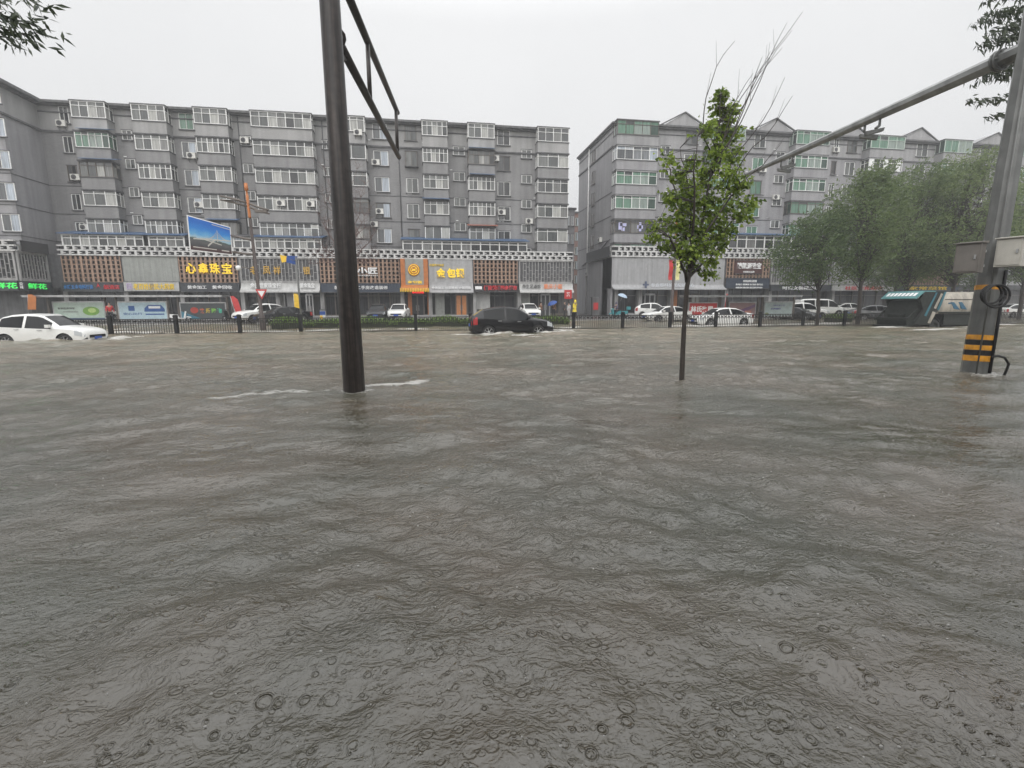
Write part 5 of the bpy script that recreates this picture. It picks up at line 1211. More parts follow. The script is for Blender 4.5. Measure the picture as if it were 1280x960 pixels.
for k in range(5): strip(.66,.74-.05*k,.5-.03*k,.42,.004,.0125); strip(.66,.74-.05*k,.82+.03*k,.48,.004,.0125)
strip(.55,.915,.97,.9,.012); strip(.08,.12,.62,.12,.014); strip(.74,.12,.92,.12,.018); 
g.build('poster_drawing', mat('printed_pale', (.5,.48,.44), .5), po)
for v in (.62, -.05):
    g = MB(); pL_ = onb(.98, max(v, .12)+.1*(v > .3), -.1)+L_; z = pL_.z-.25 if v > .3 else pL_.z-.1
    q = LO.location+fL(z-.1); g.tube([pL_-L_, q-L_], .07, 8); g.build('bracket_arm', M['frame_d'], bb)
g = MB(); q0 = LO.location+fL(at(322,337,YL).z); q1 = at(298, 334, YL); g.tube([q0-q1, Vector((0,0,.05))], .03, 6)
sc = thing('security_camera', 'white dome security camera on a thin bracket left of the street lamp', 'camera', q1); g.build('bracket', M['frame_d'], sc)
g = MB(); g.lathe([(0,-.22),(.12,-.18),(.17,-.05),(.15,.08),(.0,.12)], (0,0,0), 'Z', 14); g.build('dome', M['white'], sc)
# yield sign on lamp
p = at(327, 367.5, YL-.25); o = thing('yield_sign', 'small red and white triangular sign on the street lamp post', 'road sign', p)
g = MB(); g.prism([(-.36,.3),(0,-.34),(.36,.3)], -.02, .02); g.build('plate', M['red'], o); g = MB(); g.prism([(-.22,.2),(0,-.19),(.22,.2)], -.03, -.0205); g.build('face', M['white'], o); g = MB(); g.bar((0,.02,0),(0,.3,0),.05); g.build('bracket', M['steel'], o)
# banners of the right lamp
for px, mm, lab in ((838.6,'red','red hanging banner on the lamp post behind the street tree'), (847.5,'t_yel','pale yellow hanging banner on the lamp post behind the street tree')):
    p0, p1 = at(px-3, 350, 37.9), at(px+3, 325, 37.9); o = thing('banner', lab, 'banner', ((p0.x+p1.x)/2, 37.9, p0.z))
    w_, h_ = p1.x-p0.x, p1.z-p0.z; g = MB()
    for i in range(6):
        za, zc = h_*i/6, h_*(i+1)/6; wa, wc = .05*math.sin(i*1.3), .05*math.sin((i+1)*1.3)
        g.hexa([(-w_/2,wa,za),(w_/2,wa,za),(w_/2,wa+.02,za),(-w_/2,wa+.02,za)], [(-w_/2,wc,zc),(w_/2,wc,zc),(w_/2,wc+.02,zc),(-w_/2,wc+.02,zc)])
    g.build('cloth', M[mm] if mm == 'red' else mat('pale_yellow_cloth', (.7,.66,.3), .7), o); g = MB(); g.box(-w_/2, w_/2, -.08, .0, h_+.003, h_+.06); g.build('rod', M['frame_d'], o)
    text('开业大吉' if mm == 'red' else '福满临门', -1, 1, 0, 1, 0, M['t_yel'], o) if False else None
# thin sign pole with blue and yellow flags
b0_ = at(377.5, 405, 33.2); b0_.z = 0; t0_ = at(370, 325, 33.2)
o = thing('flag_pole', 'thin grey pole with blue plate and small yellow flag, right of the street lamp', 'pole', b0_)
g = MB(); g.tube([(0,0,-.3), t0_-b0_+Vector((0,0,.2))], [.07,.05], 8); g.build('pole', M['galv'], o)
q = at(364, 324, 33.1)-b0_; g = MB(); g.hexa([q+Vector((-.32,0,-.2)), q+Vector((.22,.1,-.32)), q+Vector((.22,.14,-.32)), q+Vector((-.32,.04,-.2))], [q+Vector((-.25,0,.22)), q+Vector((.35,.1,.2)), q+Vector((.35,.14,.2)), q+Vector((-.25,.04,.22))]); g.build('blue_plate', M['blue'], o)
q = at(356, 322.5, 33.1)-b0_; g = MB(); g.hexa([q+Vector((-.2,0,-.28)), q+Vector((.2,.05,-.2)), q+Vector((.2,.08,-.2)), q+Vector((-.2,.03,-.28))], [q+Vector((-.28,0,.2)), q+Vector((.16,.05,.1)), q+Vector((.16,.08,.1)), q+Vector((-.28,.03,.2))]); g.build('yellow_flag', M['yellow'], o)
g = MB(); g.bar(at(356,323,33.15)-b0_, at(371,326,33.15)-b0_, .03); g.build('flag_rod', M['galv'], o)
def standbanner(px, py0, py1, wpx, Y, m_, lab, lean=0):
    p0, p1 = at(px-wpx/2, py1, Y), at(px+wpx/2, py0, Y); w_ = p1.x-p0.x; h_ = p1.z-p0.z
    o = thing('feather_banner', lab, 'banner', ((p0.x+p1.x)/2, Y, p0.z)); g = MB()
    for i in range(6):
        za, zc = h_*i/6, h_*(i+1)/6; xa_, xc_ = lean*i/6, lean*(i+1)/6; k = 1 if i < 5 else 1; k2 = 1 if i < 5 else .45
        g.hexa([(xa_-w_/2,0,za),(xa_-w_/2+w_*k,.03,za),(xa_-w_/2+w_*k,.05,za),(xa_-w_/2,.02,za)], [(xc_-w_/2,0,zc),(xc_-w_/2+w_*k2,.03,zc),(xc_-w_/2+w_*k2,.05,zc),(xc_-w_/2,.02,zc)])
    g.build('cloth', m_, o); g = MB(); g.tube([(-w_/2-.03,.03,-.5),(lean-w_/2-.03,.03,h_)], .025, 6); g.build('rod', M['steel'], o); return o
standbanner(299, 370, 396, 5, 47, M['red'], 'tall narrow red banner standing right of the left bus shelter', -.4)
standbanner(371.5, 367, 388, 6, 52, M['yellow'], 'yellow upright banner before the pale shop canopy', 0)
standbanner(908, 367, 385, 4.5, 44, M['red'], 'red pointed banner behind the right bus shelter', .1)

# ================================================================== BUS SHELTERS
def shelter(label, px0, px1, pyr, Y, panels, posts):
    p0, p1 = at(px0, pyr, Y), at(px1, pyr, Y); zr = (p0.z+p1.z)/2; zb = .12
    o = thing('bus_shelter', label, 'bus shelter', ((p0.x+p1.x)/2, Y, zb)); Lc = o.location
    g = MB(); g.box(p0.x, p1.x, Y-1.1, Y+.5, zr, zr+.1); g.box(p0.x-.03, p1.x+.03, Y-1.14, Y+.54, zr+.1, zr+.16); g.build('roof', M['steel'], o, Lc)
    for px in posts: x = at(px, 390, Y).x; g = MB(); g.box(x-.08, x+.08, Y-.08, Y+.08, zb, zr); g.build('post', M['frame_d'], o, Lc)
    for a, c, ya, yc, m_, deco in panels:
        q0, q1 = at(a, yc, Y-.1), at(c, ya, Y-.1); z0 = max(q0.z, zb+.25)
        g = MB(); g.box(q0.x-.09, q1.x+.09, Y-.14, Y+.1, z0-.1, q1.z+.1); f = g.build('panel_case', M['steel'], o, Lc)
        g = MB(); g.box(q0.x, q1.x, Y-.155, Y-.141, z0, q1.z); po = g.build('poster', m_, f, Lc); deco(po, q0.x, q1.x, z0, q1.z, Y-.158, Lc)
    return o
def rect(par, m_, Lc, name, *bs):
    g = MB()
    for b_ in bs: g.box(b_[0], b_[1], b_[4]-.006, b_[4], b_[2], b_[3])
    g.build(name, m_, par, Lc)
def ell(par, m_, Lc, name, cx, cz, rx, rz_, y):
    g = MB(); g.prism([(cx+rx*math.cos(a), cz+rz_*math.sin(a)) for a in np.linspace(0, 6.283, 20)[:-1]], y-.006, y); g.build(name, m_, par, Lc)
def d1(p, x0, x1, z0, z1, y, Lc):
    w, h = x1-x0, z1-z0
    ell(p, mat('leaf_green_print', (.16,.33,.05), .5), Lc, 'picture', x0+.74*w, z0+.5*h, .17*w, .26*h, y); ell(p, mat('pale_green_print', (.45,.6,.2), .5), Lc, 'picture', x0+.76*w, z0+.54*h, .08*w, .14*h, y-.007)
    rect(p, mat('navy_print', (.03,.06,.12), .5), Lc, 'picture', (x0+.0*w, x1, z0, z0+.1*h, y)); text('新鲜蔬菜到家', x0+.08*w, x0+.42*w, z0+.6*h, z0+.72*h, y, M['t_blk'], p, origin=Lc, depth=.01); text('每天早晨送达', x0+.18*w, x0+.48*w, z0+.42*h, z0+.5*h, y, mat('grey_print', (.25,.25,.25), .5), p, origin=Lc, depth=.01)
def d2(p, x0, x1, z0, z1, y, Lc):
    w, h = x1-x0, z1-z0; nb = mat('blue_print', (.02,.09,.3), .5)
    g = MB(); g.prism([(x0+.53*w,z0+.45*h),(x0+.97*w,z0+.45*h),(x0+.97*w,z0+.62*h),(x0+.9*w,z0+.85*h),(x0+.62*w,z0+.85*h),(x0+.54*w,z0+.65*h)], y-.006, y); g.build('picture', nb, p, Lc)
    rect(p, M['t_white'], Lc, 'picture', (x0+.63*w, x0+.88*w, z0+.64*h, z0+.78*h, y-.007)); rect(p, nb, Lc, 'picture', (x0+.2*w, x0+.33*w, z0+.5*h, z0+.8*h, y), (x0+.55*w, x0+.95*w, z0+.25*h, z0+.33*h, y))
    text('安心出行', x0+.08*w, x0+.48*w, z0+.25*h, z0+.4*h, y, nb, p, origin=Lc, depth=.01)
def d3(p, x0, x1, z0, z1, y, Lc):
    w, h = x1-x0, z1-z0
    for i, (ch, c) in enumerate(zip('欢乐购物', ((.6,.12,.03),(.55,.4,.04),(.2,.5,.06),(.05,.45,.3)))): text(ch, x0+(.42+.13*i)*w, x0+(.53+.13*i)*w, z0+.35*h, z0+.68*h, y, mat('bright_print', c, .5), p, origin=Lc, depth=.01, bold=.04)
    ell(p, mat('red_print', (.45,.05,.03), .5), Lc, 'picture', x0+.3*w, z0+.55*h, .09*w, .2*h, y); g = MB(); g.prism([(x0,z0),(x0+.45*w,z0),(x0,z0+.5*h)], y-.004, y-.001); g.build('picture', mat('teal_print', (.05,.2,.28), .5), p, Lc)
mP = mat('mint_poster', (.42,.52,.45), .35); mP2 = mat('pale_blue_poster', (.45,.6,.66), .35); mP3 = mat('dark_poster', (.05,.06,.065), .35)
YSH = 49
shelter('long bus shelter on the left with thin roof and three advert panels', 40, 283, 371.5, YSH, [(70,129,378,400,mP,d1),(151,207,378,400,mP2,d2),(228,281,379,400,mP3,d3)], (62, 133, 147, 211, 224, 285))
def d4(p, x0, x1, z0, z1, y, Lc):
    w, h = x1-x0, z1-z0; text('林氏家居', x0+.04*w, x0+.86*w, z0+.28*h, z0+.8*h, y, M['t_white'], p, origin=Lc, depth=.01, bold=.04)
def d5(p, x0, x1, z0, z1, y, Lc):
    w, h = x1-x0, z1-z0; g = MB(); g.prism([(x0,z0+.1*h),(x0+.5*w,z0+.2*h),(x1,z0+.7*h),(x1,z0+.9*h),(x0+.45*w,z0+.5*h)], y-.004, y-.001); g.build('picture', mat('violet_print', (.16,.08,.17), .5), p, Lc); rect(p, mat('rose_print', (.5,.2,.15), .5), Lc, 'picture', (x0+.6*w, x0+.85*w, z0+.2*h, z0+.4*h, y-.006))
def d6(p, x0, x1, z0, z1, y, Lc):
    w, h = x1-x0, z1-z0; nb = mat('violet_blue_print', (.08,.08,.3), .5); text('乐享生活每一天', x0+.3*w, x0+.72*w, z0+.72*h, z0+.84*h, y, nb, p, origin=Lc, depth=.01); text('健康同行', x0+.22*w, x0+.58*w, z0+.46*h, z0+.6*h, y, nb, p, origin=Lc, depth=.01, bold=.03); ell(p, mat('olive_print', (.2,.24,.12), .5), Lc, 'picture', x0+.08*w, z0+.16*h, .07*w, .1*h, y)
shelter('bus shelter on the right with red poster, mauve poster and pale blue poster', 853, 992, 371.5, 41, [(861,896,379,395,mat('red_poster', (.45,.03,.03), .4),d4),(911,944,378.5,395,mat('mauve_poster', (.28,.17,.17), .4),d5),(955,990,378,395,mat('ice_poster', (.42,.5,.5), .4),d6)], (856, 899, 908, 947, 952, 991))

# ================================================================== TREES
M['bark'] = mat('wet_bark', (.035,.027,.022), .6, var=.4, scale=12, bump=.4, bscale=30)
M['leaf_near'] = leafmat('heart_leaf', (.06,.105,.016), (.30,.40,.06), .35, .5)
M['leaf_far'] = leafmat('roadside_leaf', (.07,.115,.035), (.18,.24,.085), .5, .45)
M['leaf_far2'] = leafmat('roadside_leaf_dark', (.05,.09,.032), (.14,.2,.07), .5, .45)
M['leaf_pale'] = leafmat('roadside_leaf_pale', (.09,.135,.045), (.23,.29,.11), .5, .45)
M['leaf_over'] = leafmat('narrow_leaf', (.03,.045,.03), (.07,.09,.045), .4, .25)
r = random.Random(11)
def branch(g, p0, p1, r0, r1, n=5, wob=.06, sag=0):
    p0, p1 = Vector(p0), Vector(p1); L_ = (p1-p0).length; pts = []
    for i in range(n+1):
        u = i/n; k = math.sin(u*math.pi)
        pts.append(p0.lerp(p1, u)+Vector((r.gauss(0,wob)*L_*.3*k, r.gauss(0,wob)*L_*.3*k, r.gauss(0,wob)*L_*.2*k+sag*k)))
    g.tube(pts, [r0+(r1-r0)*i/n for i in range(n+1)], 6 if r0 > .03 else 4); return pts
# ---- young street tree in the foreground
tb_ = Vector((tr_.x, tr_.y, 0)); o = thing('street_tree', 'young windblown green tree with long bare whips, its thin trunk standing in the flood', 'tree', tb_)
YT = tb_.y
def Q(px, py, dy=0): return at(px, py, YT+dy)-tb_
g = MB(); trunk_pts = [Vector((0,0,-.6)), Vector((0,0,0)), Q(853.5,440), Q(855.5,400), Q(858.5,360), Q(863,335)]
g.tube(trunk_pts, [.056,.053,.049,.046,.044,.042], 12); trunk = g.build('trunk', M['bark'], o)
limbs_px = [[(859,352,0),(850,322,-.25),(836,296,-.4),(820,288,-.5)], [(862,340,0),(857,290,.3),(846,240,.4),(836,212,.5),(828,196,.5)], [(863,335,0),(878,270,.1),(888,215,.1),(897,165,0),(901,118,0)],
            [(863,335,0),(886,285,-.3),(914,245,-.4),(936,228,-.5)], [(862,342,0),(876,300,.5),(898,262,.7),(918,240,.8)], [(859,352,0),(872,318,.0),(892,300,-.2),(930,262,-.3)],
            [(863,335,0),(868,270,-.5),(868,215,-.7),(872,170,-.7)], [(860,348,0),(875,333,.1),(888,322,.2),(889,338,.2)], [(863,335,0),(866,280,.1),(858,225,.1),(850,185,.1)]]
g = MB(); limb_pts = []
for lp in limbs_px:
    pts = [Q(*p) for p in lp]; fine = []
    for a, c in zip(pts, pts[1:]):
        for k in range(3): fine.append(a.lerp(c, k/3)+Vector((r.gauss(0,.012), r.gauss(0,.012), 0)))
    fine.append(pts[-1]); g.tube(fine, [.034-.029*i/(len(fine)-1) for i in range(len(fine))], 6); limb_pts += fine[2:]
# long bare whips blown to the right
for src, tip, bend in (((893,215),(1000,14),0), ((890,225),(984,30),4), ((892,218),(990,40),-3), ((893,210),(962,64),5), ((900,235),(985,98),3), ((905,245),(991,122),2), ((893,205),(944,92),-4), ((888,190),(920,52),-9), ((905,250),(980,180),3), ((895,220),(975,62),-6)):
    p0, p1 = Q(*src, r.uniform(-.2,.2)), Q(*tip, r.uniform(-.6,.6)); pts = []
    for i in range(9): u = i/8; q = p0.lerp(p1, u); q.x += bend*.03*math.sin(u*math.pi)-.12*math.sin(u*3.1)+.05*math.sin(u*8+bend); pts.append(q+Vector((r.gauss(0,.012),r.gauss(0,.02),r.gauss(0,.012))))
    g.tube(pts, [.014-.0105*i/8 for i in range(9)], 5)
    for k in (4, 6): q = pts[k]; g.tube([q, q+(p1-p0).normalized()*.35+Vector((r.uniform(-.22,.05),0,.1))], [.004,.002], 4)
clumps = [(904,118,9),(897,136,12),(914,142,11),(886,158,11),(916,168,11),(901,166,14),(897,188,15),(918,195,11),(830,202,6),(843,218,10),(856,238,12),(866,205,6),(882,222,17),(906,214,14),(924,234,12),(939,250,7),
 (834,246,10),(851,264,14),(876,256,19),(904,256,16),(929,266,10),(821,284,10),(841,284,13),(866,288,18),(894,286,16),(914,290,9),(813,296,7),(835,308,11),(860,312,15),(884,310,13),(891,328,6),(886,343,6),(862,334,8),(904,306,8),(850,325,7)]
lf = MB()
for cxp, cyp, crp in clumps:
  cen_dy = r.uniform(-.5, .5)
  for _ in range(int(6+crp*crp*.11)):
    px, py, dy = r.gauss(cxp, crp*.5), r.gauss(cyp, crp*.5), cen_dy+r.gauss(0, crp*.5/60)
    t_ = Q(px, py, dy); best = min(limb_pts, key=lambda q: (q-t_).length+.35*max(0, q.z-t_.z))
    pts = [best, best.lerp(t_, .5)+Vector((0,0,.03)), t_]; g.tube(pts, [.006,.004,.003], 4)
    for k in range(r.randint(5, 9)):
        p = best.lerp(t_, r.uniform(.6, 1.08))+Vector((r.gauss(0,.06), r.gauss(0,.07), r.gauss(0,.05)))
        d = Vector((r.gauss(.45,.7), r.gauss(0,.7), r.gauss(-.45,.6))).normalized(); s = d.cross(Vector((r.gauss(0,1), r.gauss(0,1), r.gauss(0,1)))).normalized(); nn = d.cross(s)
        L_ = r.uniform(.05, .088); w_ = L_*.44; n0 = len(lf.v)
        # heart-shaped leaf folded along its midrib
        out = [(0,0),(-.06,.55),(.12,.95),(.45,.85),(.75,.42),(1.05,0)]
        cen = [p+d*L_*u for u in (0, .3, .65, 1.05)]
        for sg in (1, -1): 
            pass
        L1 = [p+d*L_*u+s*w_*v+nn*w_*v*.3 for u, v in out]; R1 = [p+d*L_*u-s*w_*v+nn*w_*v*.3 for u, v in out[1:-1]]
        b_ = len(lf.v); lf.v += [tuple(q) for q in L1+R1]
        lf.f.append((b_, b_+5, b_+4, b_+3, b_+2, b_+1)); lf.f.append((b_, b_+6, b_+7, b_+8, b_+9, b_+5)); lf.m += [0, 0]
g.build('limbs', M['bark'], trunk); lf.build('crown', M['leaf_near'], o)

# ---- roadside trees on the right
def tree(label, px, Yt, pytop, pxl, pxr, pyb, lm, n_cl, seed, trunk_r=.14, leaf=.25, group='roadside trees on the right'):
    global r
    r = random.Random(seed); b = at(px, 405, Yt); b.z = .0
    o = thing('roadside_tree', label, 'tree', b, group=group)
    zt = at((pxl+pxr)/2, pytop, Yt).z; zb = at((pxl+pxr)/2, pyb, Yt).z; xl, xr = at(pxl, 300, Yt).x-b.x, at(pxr, 300, Yt).x-b.x
    cx, rx = (xl+xr)/2, (xr-xl)/2; cz, rz_ = (zt+zb)/2, (zt-zb)/2
    g = MB(); fork = Vector((cx*.12, 0, zb*.75)); g.tube([(0,0,-.5),(0,0,.0),(.03,0,zb*.4),fork,(cx*.4,0,cz),(cx*.9+rx*.15,0,zt-.8)], [trunk_r*1.25,trunk_r*1.1,trunk_r,trunk_r*.9,trunk_r*.5,.02], 10); t_ = g.build('trunk', M['bark'], o)
    g = MB(); lf = MB(); tips = []
    for k in range(n_cl):
        # clumps near the outer shell, uneven outline, gaps between
        a = r.uniform(0, 6.283); zz_ = r.uniform(-1, 1); rad = r.uniform(.35, 1)**.5; wdt = math.sqrt(max(0, 1-zz_*zz_))*(1-.25*max(0, zz_))
        lump = .82+.3*math.sin(a*3+seed)*math.sin(zz_*4+seed)
        c = Vector((cx+rx*wdt*rad*lump*math.cos(a)+.25*rx*zz_*.5, rx*.85*wdt*rad*lump*math.sin(a), cz+rz_*zz_*rad**.5*(.92+.12*math.sin(a*2+seed))))
        tips.append(c)
        leaf_quads(lf, c, r.randint(24, 44), (.34, .36, .26), leaf, leaf*.38, r, wind=(.75, 0, .22))
        if k % 2 == 0:
            st = fork.lerp(Vector((cx*.6,0,cz+rz_*.4)), r.random()); branch(g, st, c, .04, .008, 5, .1)
            # wind-drawn sprays at the edge
            for q in range(7): leaf_quads(lf, c+Vector((.17*q, 0, .17*q)), 4, (.08,.09,.08), leaf, leaf*.35, r, wind=(1, 0, .6))
    g.build('limbs', M['bark'], t_); lf.build('crown', lm, o); return o
tree('roadside tree nearest the bus shelter, low round crown, trunk behind the railing', 1021, 31.9, 268, 966, 1064, 358, M['leaf_far2'], 190, 1, .13)
tree('roadside tree left of the garbage truck, taller crown, dark trunk behind the railing', 1071.5, 31.9, 205, 1022, 1128, 352, M['leaf_far'], 300, 2, .15)
tree('pale windswept tree over the tail of the garbage truck', 1128, 36.5, 200, 1084, 1190, 356, M['leaf_far'], 330, 3, .16)
tree('largest pale windswept tree over the body of the garbage truck', 1186, 34.5, 188, 1122, 1262, 352, M['leaf_pale'], 420, 4, .17)
tree('tree at the far right edge, seen beyond the striped pole', 1272, 37, 205, 1222, 1345, 350, M['leaf_far'], 330, 5, .17)
tree('dark tree standing far back behind the garbage truck', 1115, 46, 262, 1060, 1180, 368, M['leaf_far2'], 260, 6, .16, .28)
tree('dark tree standing far back at the right, behind the striped pole', 1225, 47, 255, 1165, 1320, 366, M['leaf_far2'], 330, 7, .16, .28)

# ---- bare reddish tree behind the dark pole
r = random.Random(21); Yb = 47; b = at(428, 396, Yb); b.z = .1; o = thing('bare_tree', 'bare tree with fine reddish twigs partly hidden by the dark leaning pole', 'tree', b)
g = MB(); f0 = at(430, 345, Yb)-b; g.tube([(0,0,-.2),(0,0,1.5),f0,at(434,318,Yb)-b], [.2,.17,.14,.1], 10); t_ = g.build('trunk', M['bark'], o)
M['twig'] = mat('reddish_twig', (.13,.075,.065), .7, var=.3); g = MB()
for px, py in ((386,330),(392,300),(398,268),(402,240),(408,215),(420,205),(432,210),(446,212),(456,230),(462,262),(470,290),(474,318),(445,250),(410,290),(452,300),(436,235),(395,318),(465,330),(425,255),(440,275)):
    tp = at(px, py, Yb+r.uniform(-2,2))-b; st = f0.lerp(at(434,318,Yb)-b, r.random()); pts = branch(g, st, tp, .055, .012, 6, .16)
    for k in range(2, 7):
        for s in range(4):
            q = pts[k]; e = q+Vector((r.gauss(0,.5), r.gauss(0,.5), r.uniform(.15,1.0))); p2 = branch(g, q, e, .012, .006, 3, .2)
            for s2 in range(3): q2 = p2[r.randint(1,3)]; branch(g, q2, q2+Vector((r.gauss(0,.3), r.gauss(0,.3), r.uniform(.05,.5))), .007, .005, 2, .2)
g.build('twigs', M['twig'], t_)

# ---- overhanging trees whose trunks stand outside the picture
def overhang(label, base, fork, sprays, Yq, leaf, seed, crown_c):
    global r
    r = random.Random(seed); b = Vector(base); o = thing('roadside_tree', label, 'tree', b); fk = Vector(fork)-b
    g = MB(); g.tube([(0,0,-.6),(0,0,0),fk*.5+Vector((.05,0,0)),fk,fk+Vector((0,0,2.2))], [.2,.18,.15,.12,.03], 10); t_ = g.build('trunk', M['bark'], o)
    g = MB(); lf = MB()
    for (s0, s1, sag) in sprays:
        a, c = at(*s0, Yq)-b, at(*s1, Yq)-b; branch(g, fk+Vector((0,0,r.uniform(0,1.5))), a, .035, .012, 5, .05); pts = branch(g, a, c, .012, .004, 8, .03, sag)
        for p in pts:
            for k in range(6):
                q = p+Vector((r.gauss(0,.07), r.gauss(0,.1), r.gauss(0,.05))); leaf_quads(lf, q, 3, (.04,.06,.03), leaf, leaf*.26, r, wind=(.9,0,-.75))
    for k in range(130):
        c = Vector(crown_c)-b+Vector((r.gauss(0,.8), r.gauss(0,1.2), r.gauss(0,.9))); leaf_quads(lf, c, 26, (.25,.25,.2), leaf, leaf*.3, r, wind=(.6,0,-.3))
        if k % 6 == 0: branch(g, fk+Vector((0,0,1)), c, .03, .008, 4, .1)
    g.build('limbs', M['bark'], t_); lf.build('crown', M['leaf_over'], o)
overhang('tree at the top left corner, only dark hanging leaf sprays reach into the picture', (-7.6, 5.2, 0), (-7.5, 5.2, 4.6), [((-90,14),(46,32),.04), ((-90,24),(34,44),.03), ((-95,-14),(34,0),.03), ((-100,10),(10,24),.02)], 5.2, .10, 31, (-11.5, 5.0, 7.5))
overhang('tree at the top right corner behind the striped pole, leaf sprays against the sky', (23.5, 12.6, 0), (23.3, 12.6, 6.5), [((1330,10),(1222,28),.1), ((1330,0),(1238,-4),.1), ((1320,40),(1225,56),.1), ((1320,60),(1245,74),.05), ((1330,85),(1216,98),.1), ((1320,92),(1240,92),.0), ((1320,120),(1216,127),.05), ((1310,140),(1246,144),.0), ((1330,30),(1232,42),.05), ((1310,75),(1235,88),.05),((1300,10),(1240,15),.0),((1310,25),(1250,35),0),((1300,50),(1240,48),0)], 12.4, .22, 32, (25.5, 12.4, 11.5))

# ================================================================== PEOPLE, SCOOTERS
M['skin'] = mat('skin', (.42,.26,.19), .55, var=.05); M['hair'] = mat('black_hair', (.015,.012,.011), .5)
def skinmesh(name, pts, edges, rad, m_, parent, sub=2):
    me = bpy.data.meshes.new(name); bm = bmesh.new(); sk = bm.verts.layers.skin.verify(); vs_ = []
    for i, p in enumerate(pts):
        v = bm.verts.new(p); v[sk].radius = rad[i] if hasattr(rad[i], '__len__') else (rad[i], rad[i]); v[sk].use_root = (i == 0); vs_.append(v)
    for a, c in edges: bm.edges.new((vs_[a], vs_[c]))
    bm.to_mesh(me); bm.free(); t_ = bpy.data.objects.new(name, me); COL.objects.link(t_)
    t_.modifiers.new('s', 'SKIN').use_smooth_shade = True; t_.modifiers.new('u', 'SUBSURF').levels = sub
    ev = bpy.data.meshes.new_from_object(t_.evaluated_get(bpy.context.evaluated_depsgraph_get())); bpy.data.objects.remove(t_)
    ev.materials.clear(); ev.materials.append(m_); ev.name = name; ev.polygons.foreach_set('use_smooth', [True]*len(ev.polygons))
    o = bpy.data.objects.new(name, ev); COL.objects.link(o); o.parent = parent; return o
def person(label, loc, rz, top, legs, pose='stand', hood=False, coat=.0, helmet=None, scale=1):
    o = thing('person', label, 'person', loc, rz); o.scale = (scale,)*3
    # facing -Y in local space; joints
    if pose == 'ride':   hip, kL, kR, fL_, fR_ = (0,0,.78), (.16,-.42,.74), (-.16,-.42,.74), (.16,-.42,.32), (-.16,-.42,.32)
    elif pose == 'walk': hip, kL, kR, fL_, fR_ = (0,0,.92), (.1,-.16,.5), (-.1,.06,.49), (.1,-.22,.08), (-.1,.3,.14)
    else:                hip, kL, kR, fL_, fR_ = (0,0,.92), (.11,-.02,.5), (-.11,-.0,.5), (.12,.0,.08), (-.12,.02,.08)
    hz = hip[2]; ln = -.08 if pose != 'stand' else 0
    P_ = [hip, (0,ln*.5,hz+.25), (0,ln,hz+.48), (0,ln*1.2,hz+.58), (0,ln*1.3-.02,hz+.67), (0,ln*1.3-.02,hz+.80)]
    if pose == 'ride': eL, eR, hL, hR = (.28,-.2,hz+.22), (-.28,-.2,hz+.22), (.26,-.46,hz+.27), (-.26,-.46,hz+.27)
    elif pose == 'umbrella': eL, eR, hL, hR = (.25,-.05,hz+.2), (-.24,-.16,hz+.24), (.27,-.1,hz-.04), (-.12,-.3,hz+.42)
    elif pose == 'walk': eL, eR, hL, hR = (.25,.12,hz+.22), (-.25,-.1,hz+.22), (.26,.02,hz-.02), (-.24,-.24,hz+.04)
    else: eL, eR, hL, hR = (.25,.02,hz+.2), (-.25,.02,hz+.2), (.26,-.06,hz-.05), (-.26,-.06,hz-.05)
    sL, sR = (.19,ln,hz+.47), (-.19,ln,hz+.47)
    aL, aR = (.09,0,hz-.05), (-.09,0,hz-.05)
    pts = P_+[sL,eL,hL,sR,eR,hR,aL,kL,fL_,(fL_[0],fL_[1]-.17,fL_[2]-.045),aR,kR,fR_,(fR_[0],fR_[1]-.17,fR_[2]-.045)]
    E_ = [(0,1),(1,2),(2,3),(3,4),(4,5),(2,6),(6,7),(7,8),(2,9),(9,10),(10,11),(0,12),(12,13),(13,14),(14,15),(0,16),(16,17),(17,18),(18,19)]
    rad = [(.14,.1),(.13,.09),(.14,.1),(.05,.05),(.085,.095),(.07,.08),.055,.042,.032,.055,.042,.032,.085,.06,.042,.032,.085,.06,.042,.032]
    # five unequal fingers on each hand
    for hi, h, e, sg in ((8,hL,eL,1),(11,hR,eR,-1)):
        d = (Vector(h)-Vector(e)).normalized(); sd_ = d.cross(Vector((sg,0,.2))).normalized()
        for k, (off, ln_) in enumerate(((-.03,.07),(-.01,.085),(.01,.08),(.03,.06))):
            a_ = Vector(h)+d*.06+sd_*off; b_ = a_+d*ln_*.6+Vector((-.012*sg,0,0)); i0 = len(pts)
            pts += [tuple(a_), tuple(b_)]; rad += [.011,.009]; E_ += [(hi, i0), (i0, i0+1)]
        th = Vector(h)+sd_*-.05+d*.035; i0 = len(pts); pts += [tuple(th)]; rad += [.011]; E_ += [(hi, i0)]
    bd = skinmesh('body', pts, E_, rad, M['skin'], o)
    hd = Vector(P_[5])
    g = MB()
    for sx in (-.03, .03): g.lathe([(0,-.012),(.012,-.006),(.012,.004)], (hd.x+sx, hd.y-.082, hd.z-.035), 'Y', 8)
    g.build('eyes', M['black'], o); g = MB(); g.hexa([(hd.x-.014,hd.y-.085,hd.z-.085),(hd.x+.014,hd.y-.085,hd.z-.085),(hd.x+.01,hd.y-.07,hd.z-.085),(hd.x-.01,hd.y-.07,hd.z-.085)], [(hd.x-.006,hd.y-.082,hd.z-.03),(hd.x+.006,hd.y-.082,hd.z-.03),(hd.x+.006,hd.y-.07,hd.z-.03),(hd.x-.006,hd.y-.07,hd.z-.03)]); g.build('nose', M['skin'], o)
    g = MB(); g.lathe([(.094,-.05),(.1,0),(.092,.05),(.06,.085),(0,.1)], (hd.x, hd.y+.012, hd.z), 'Z', 14)
    if helmet: g.build('helmet', helmet, o)
    elif not hood: g.build('hair', M['hair'], o)
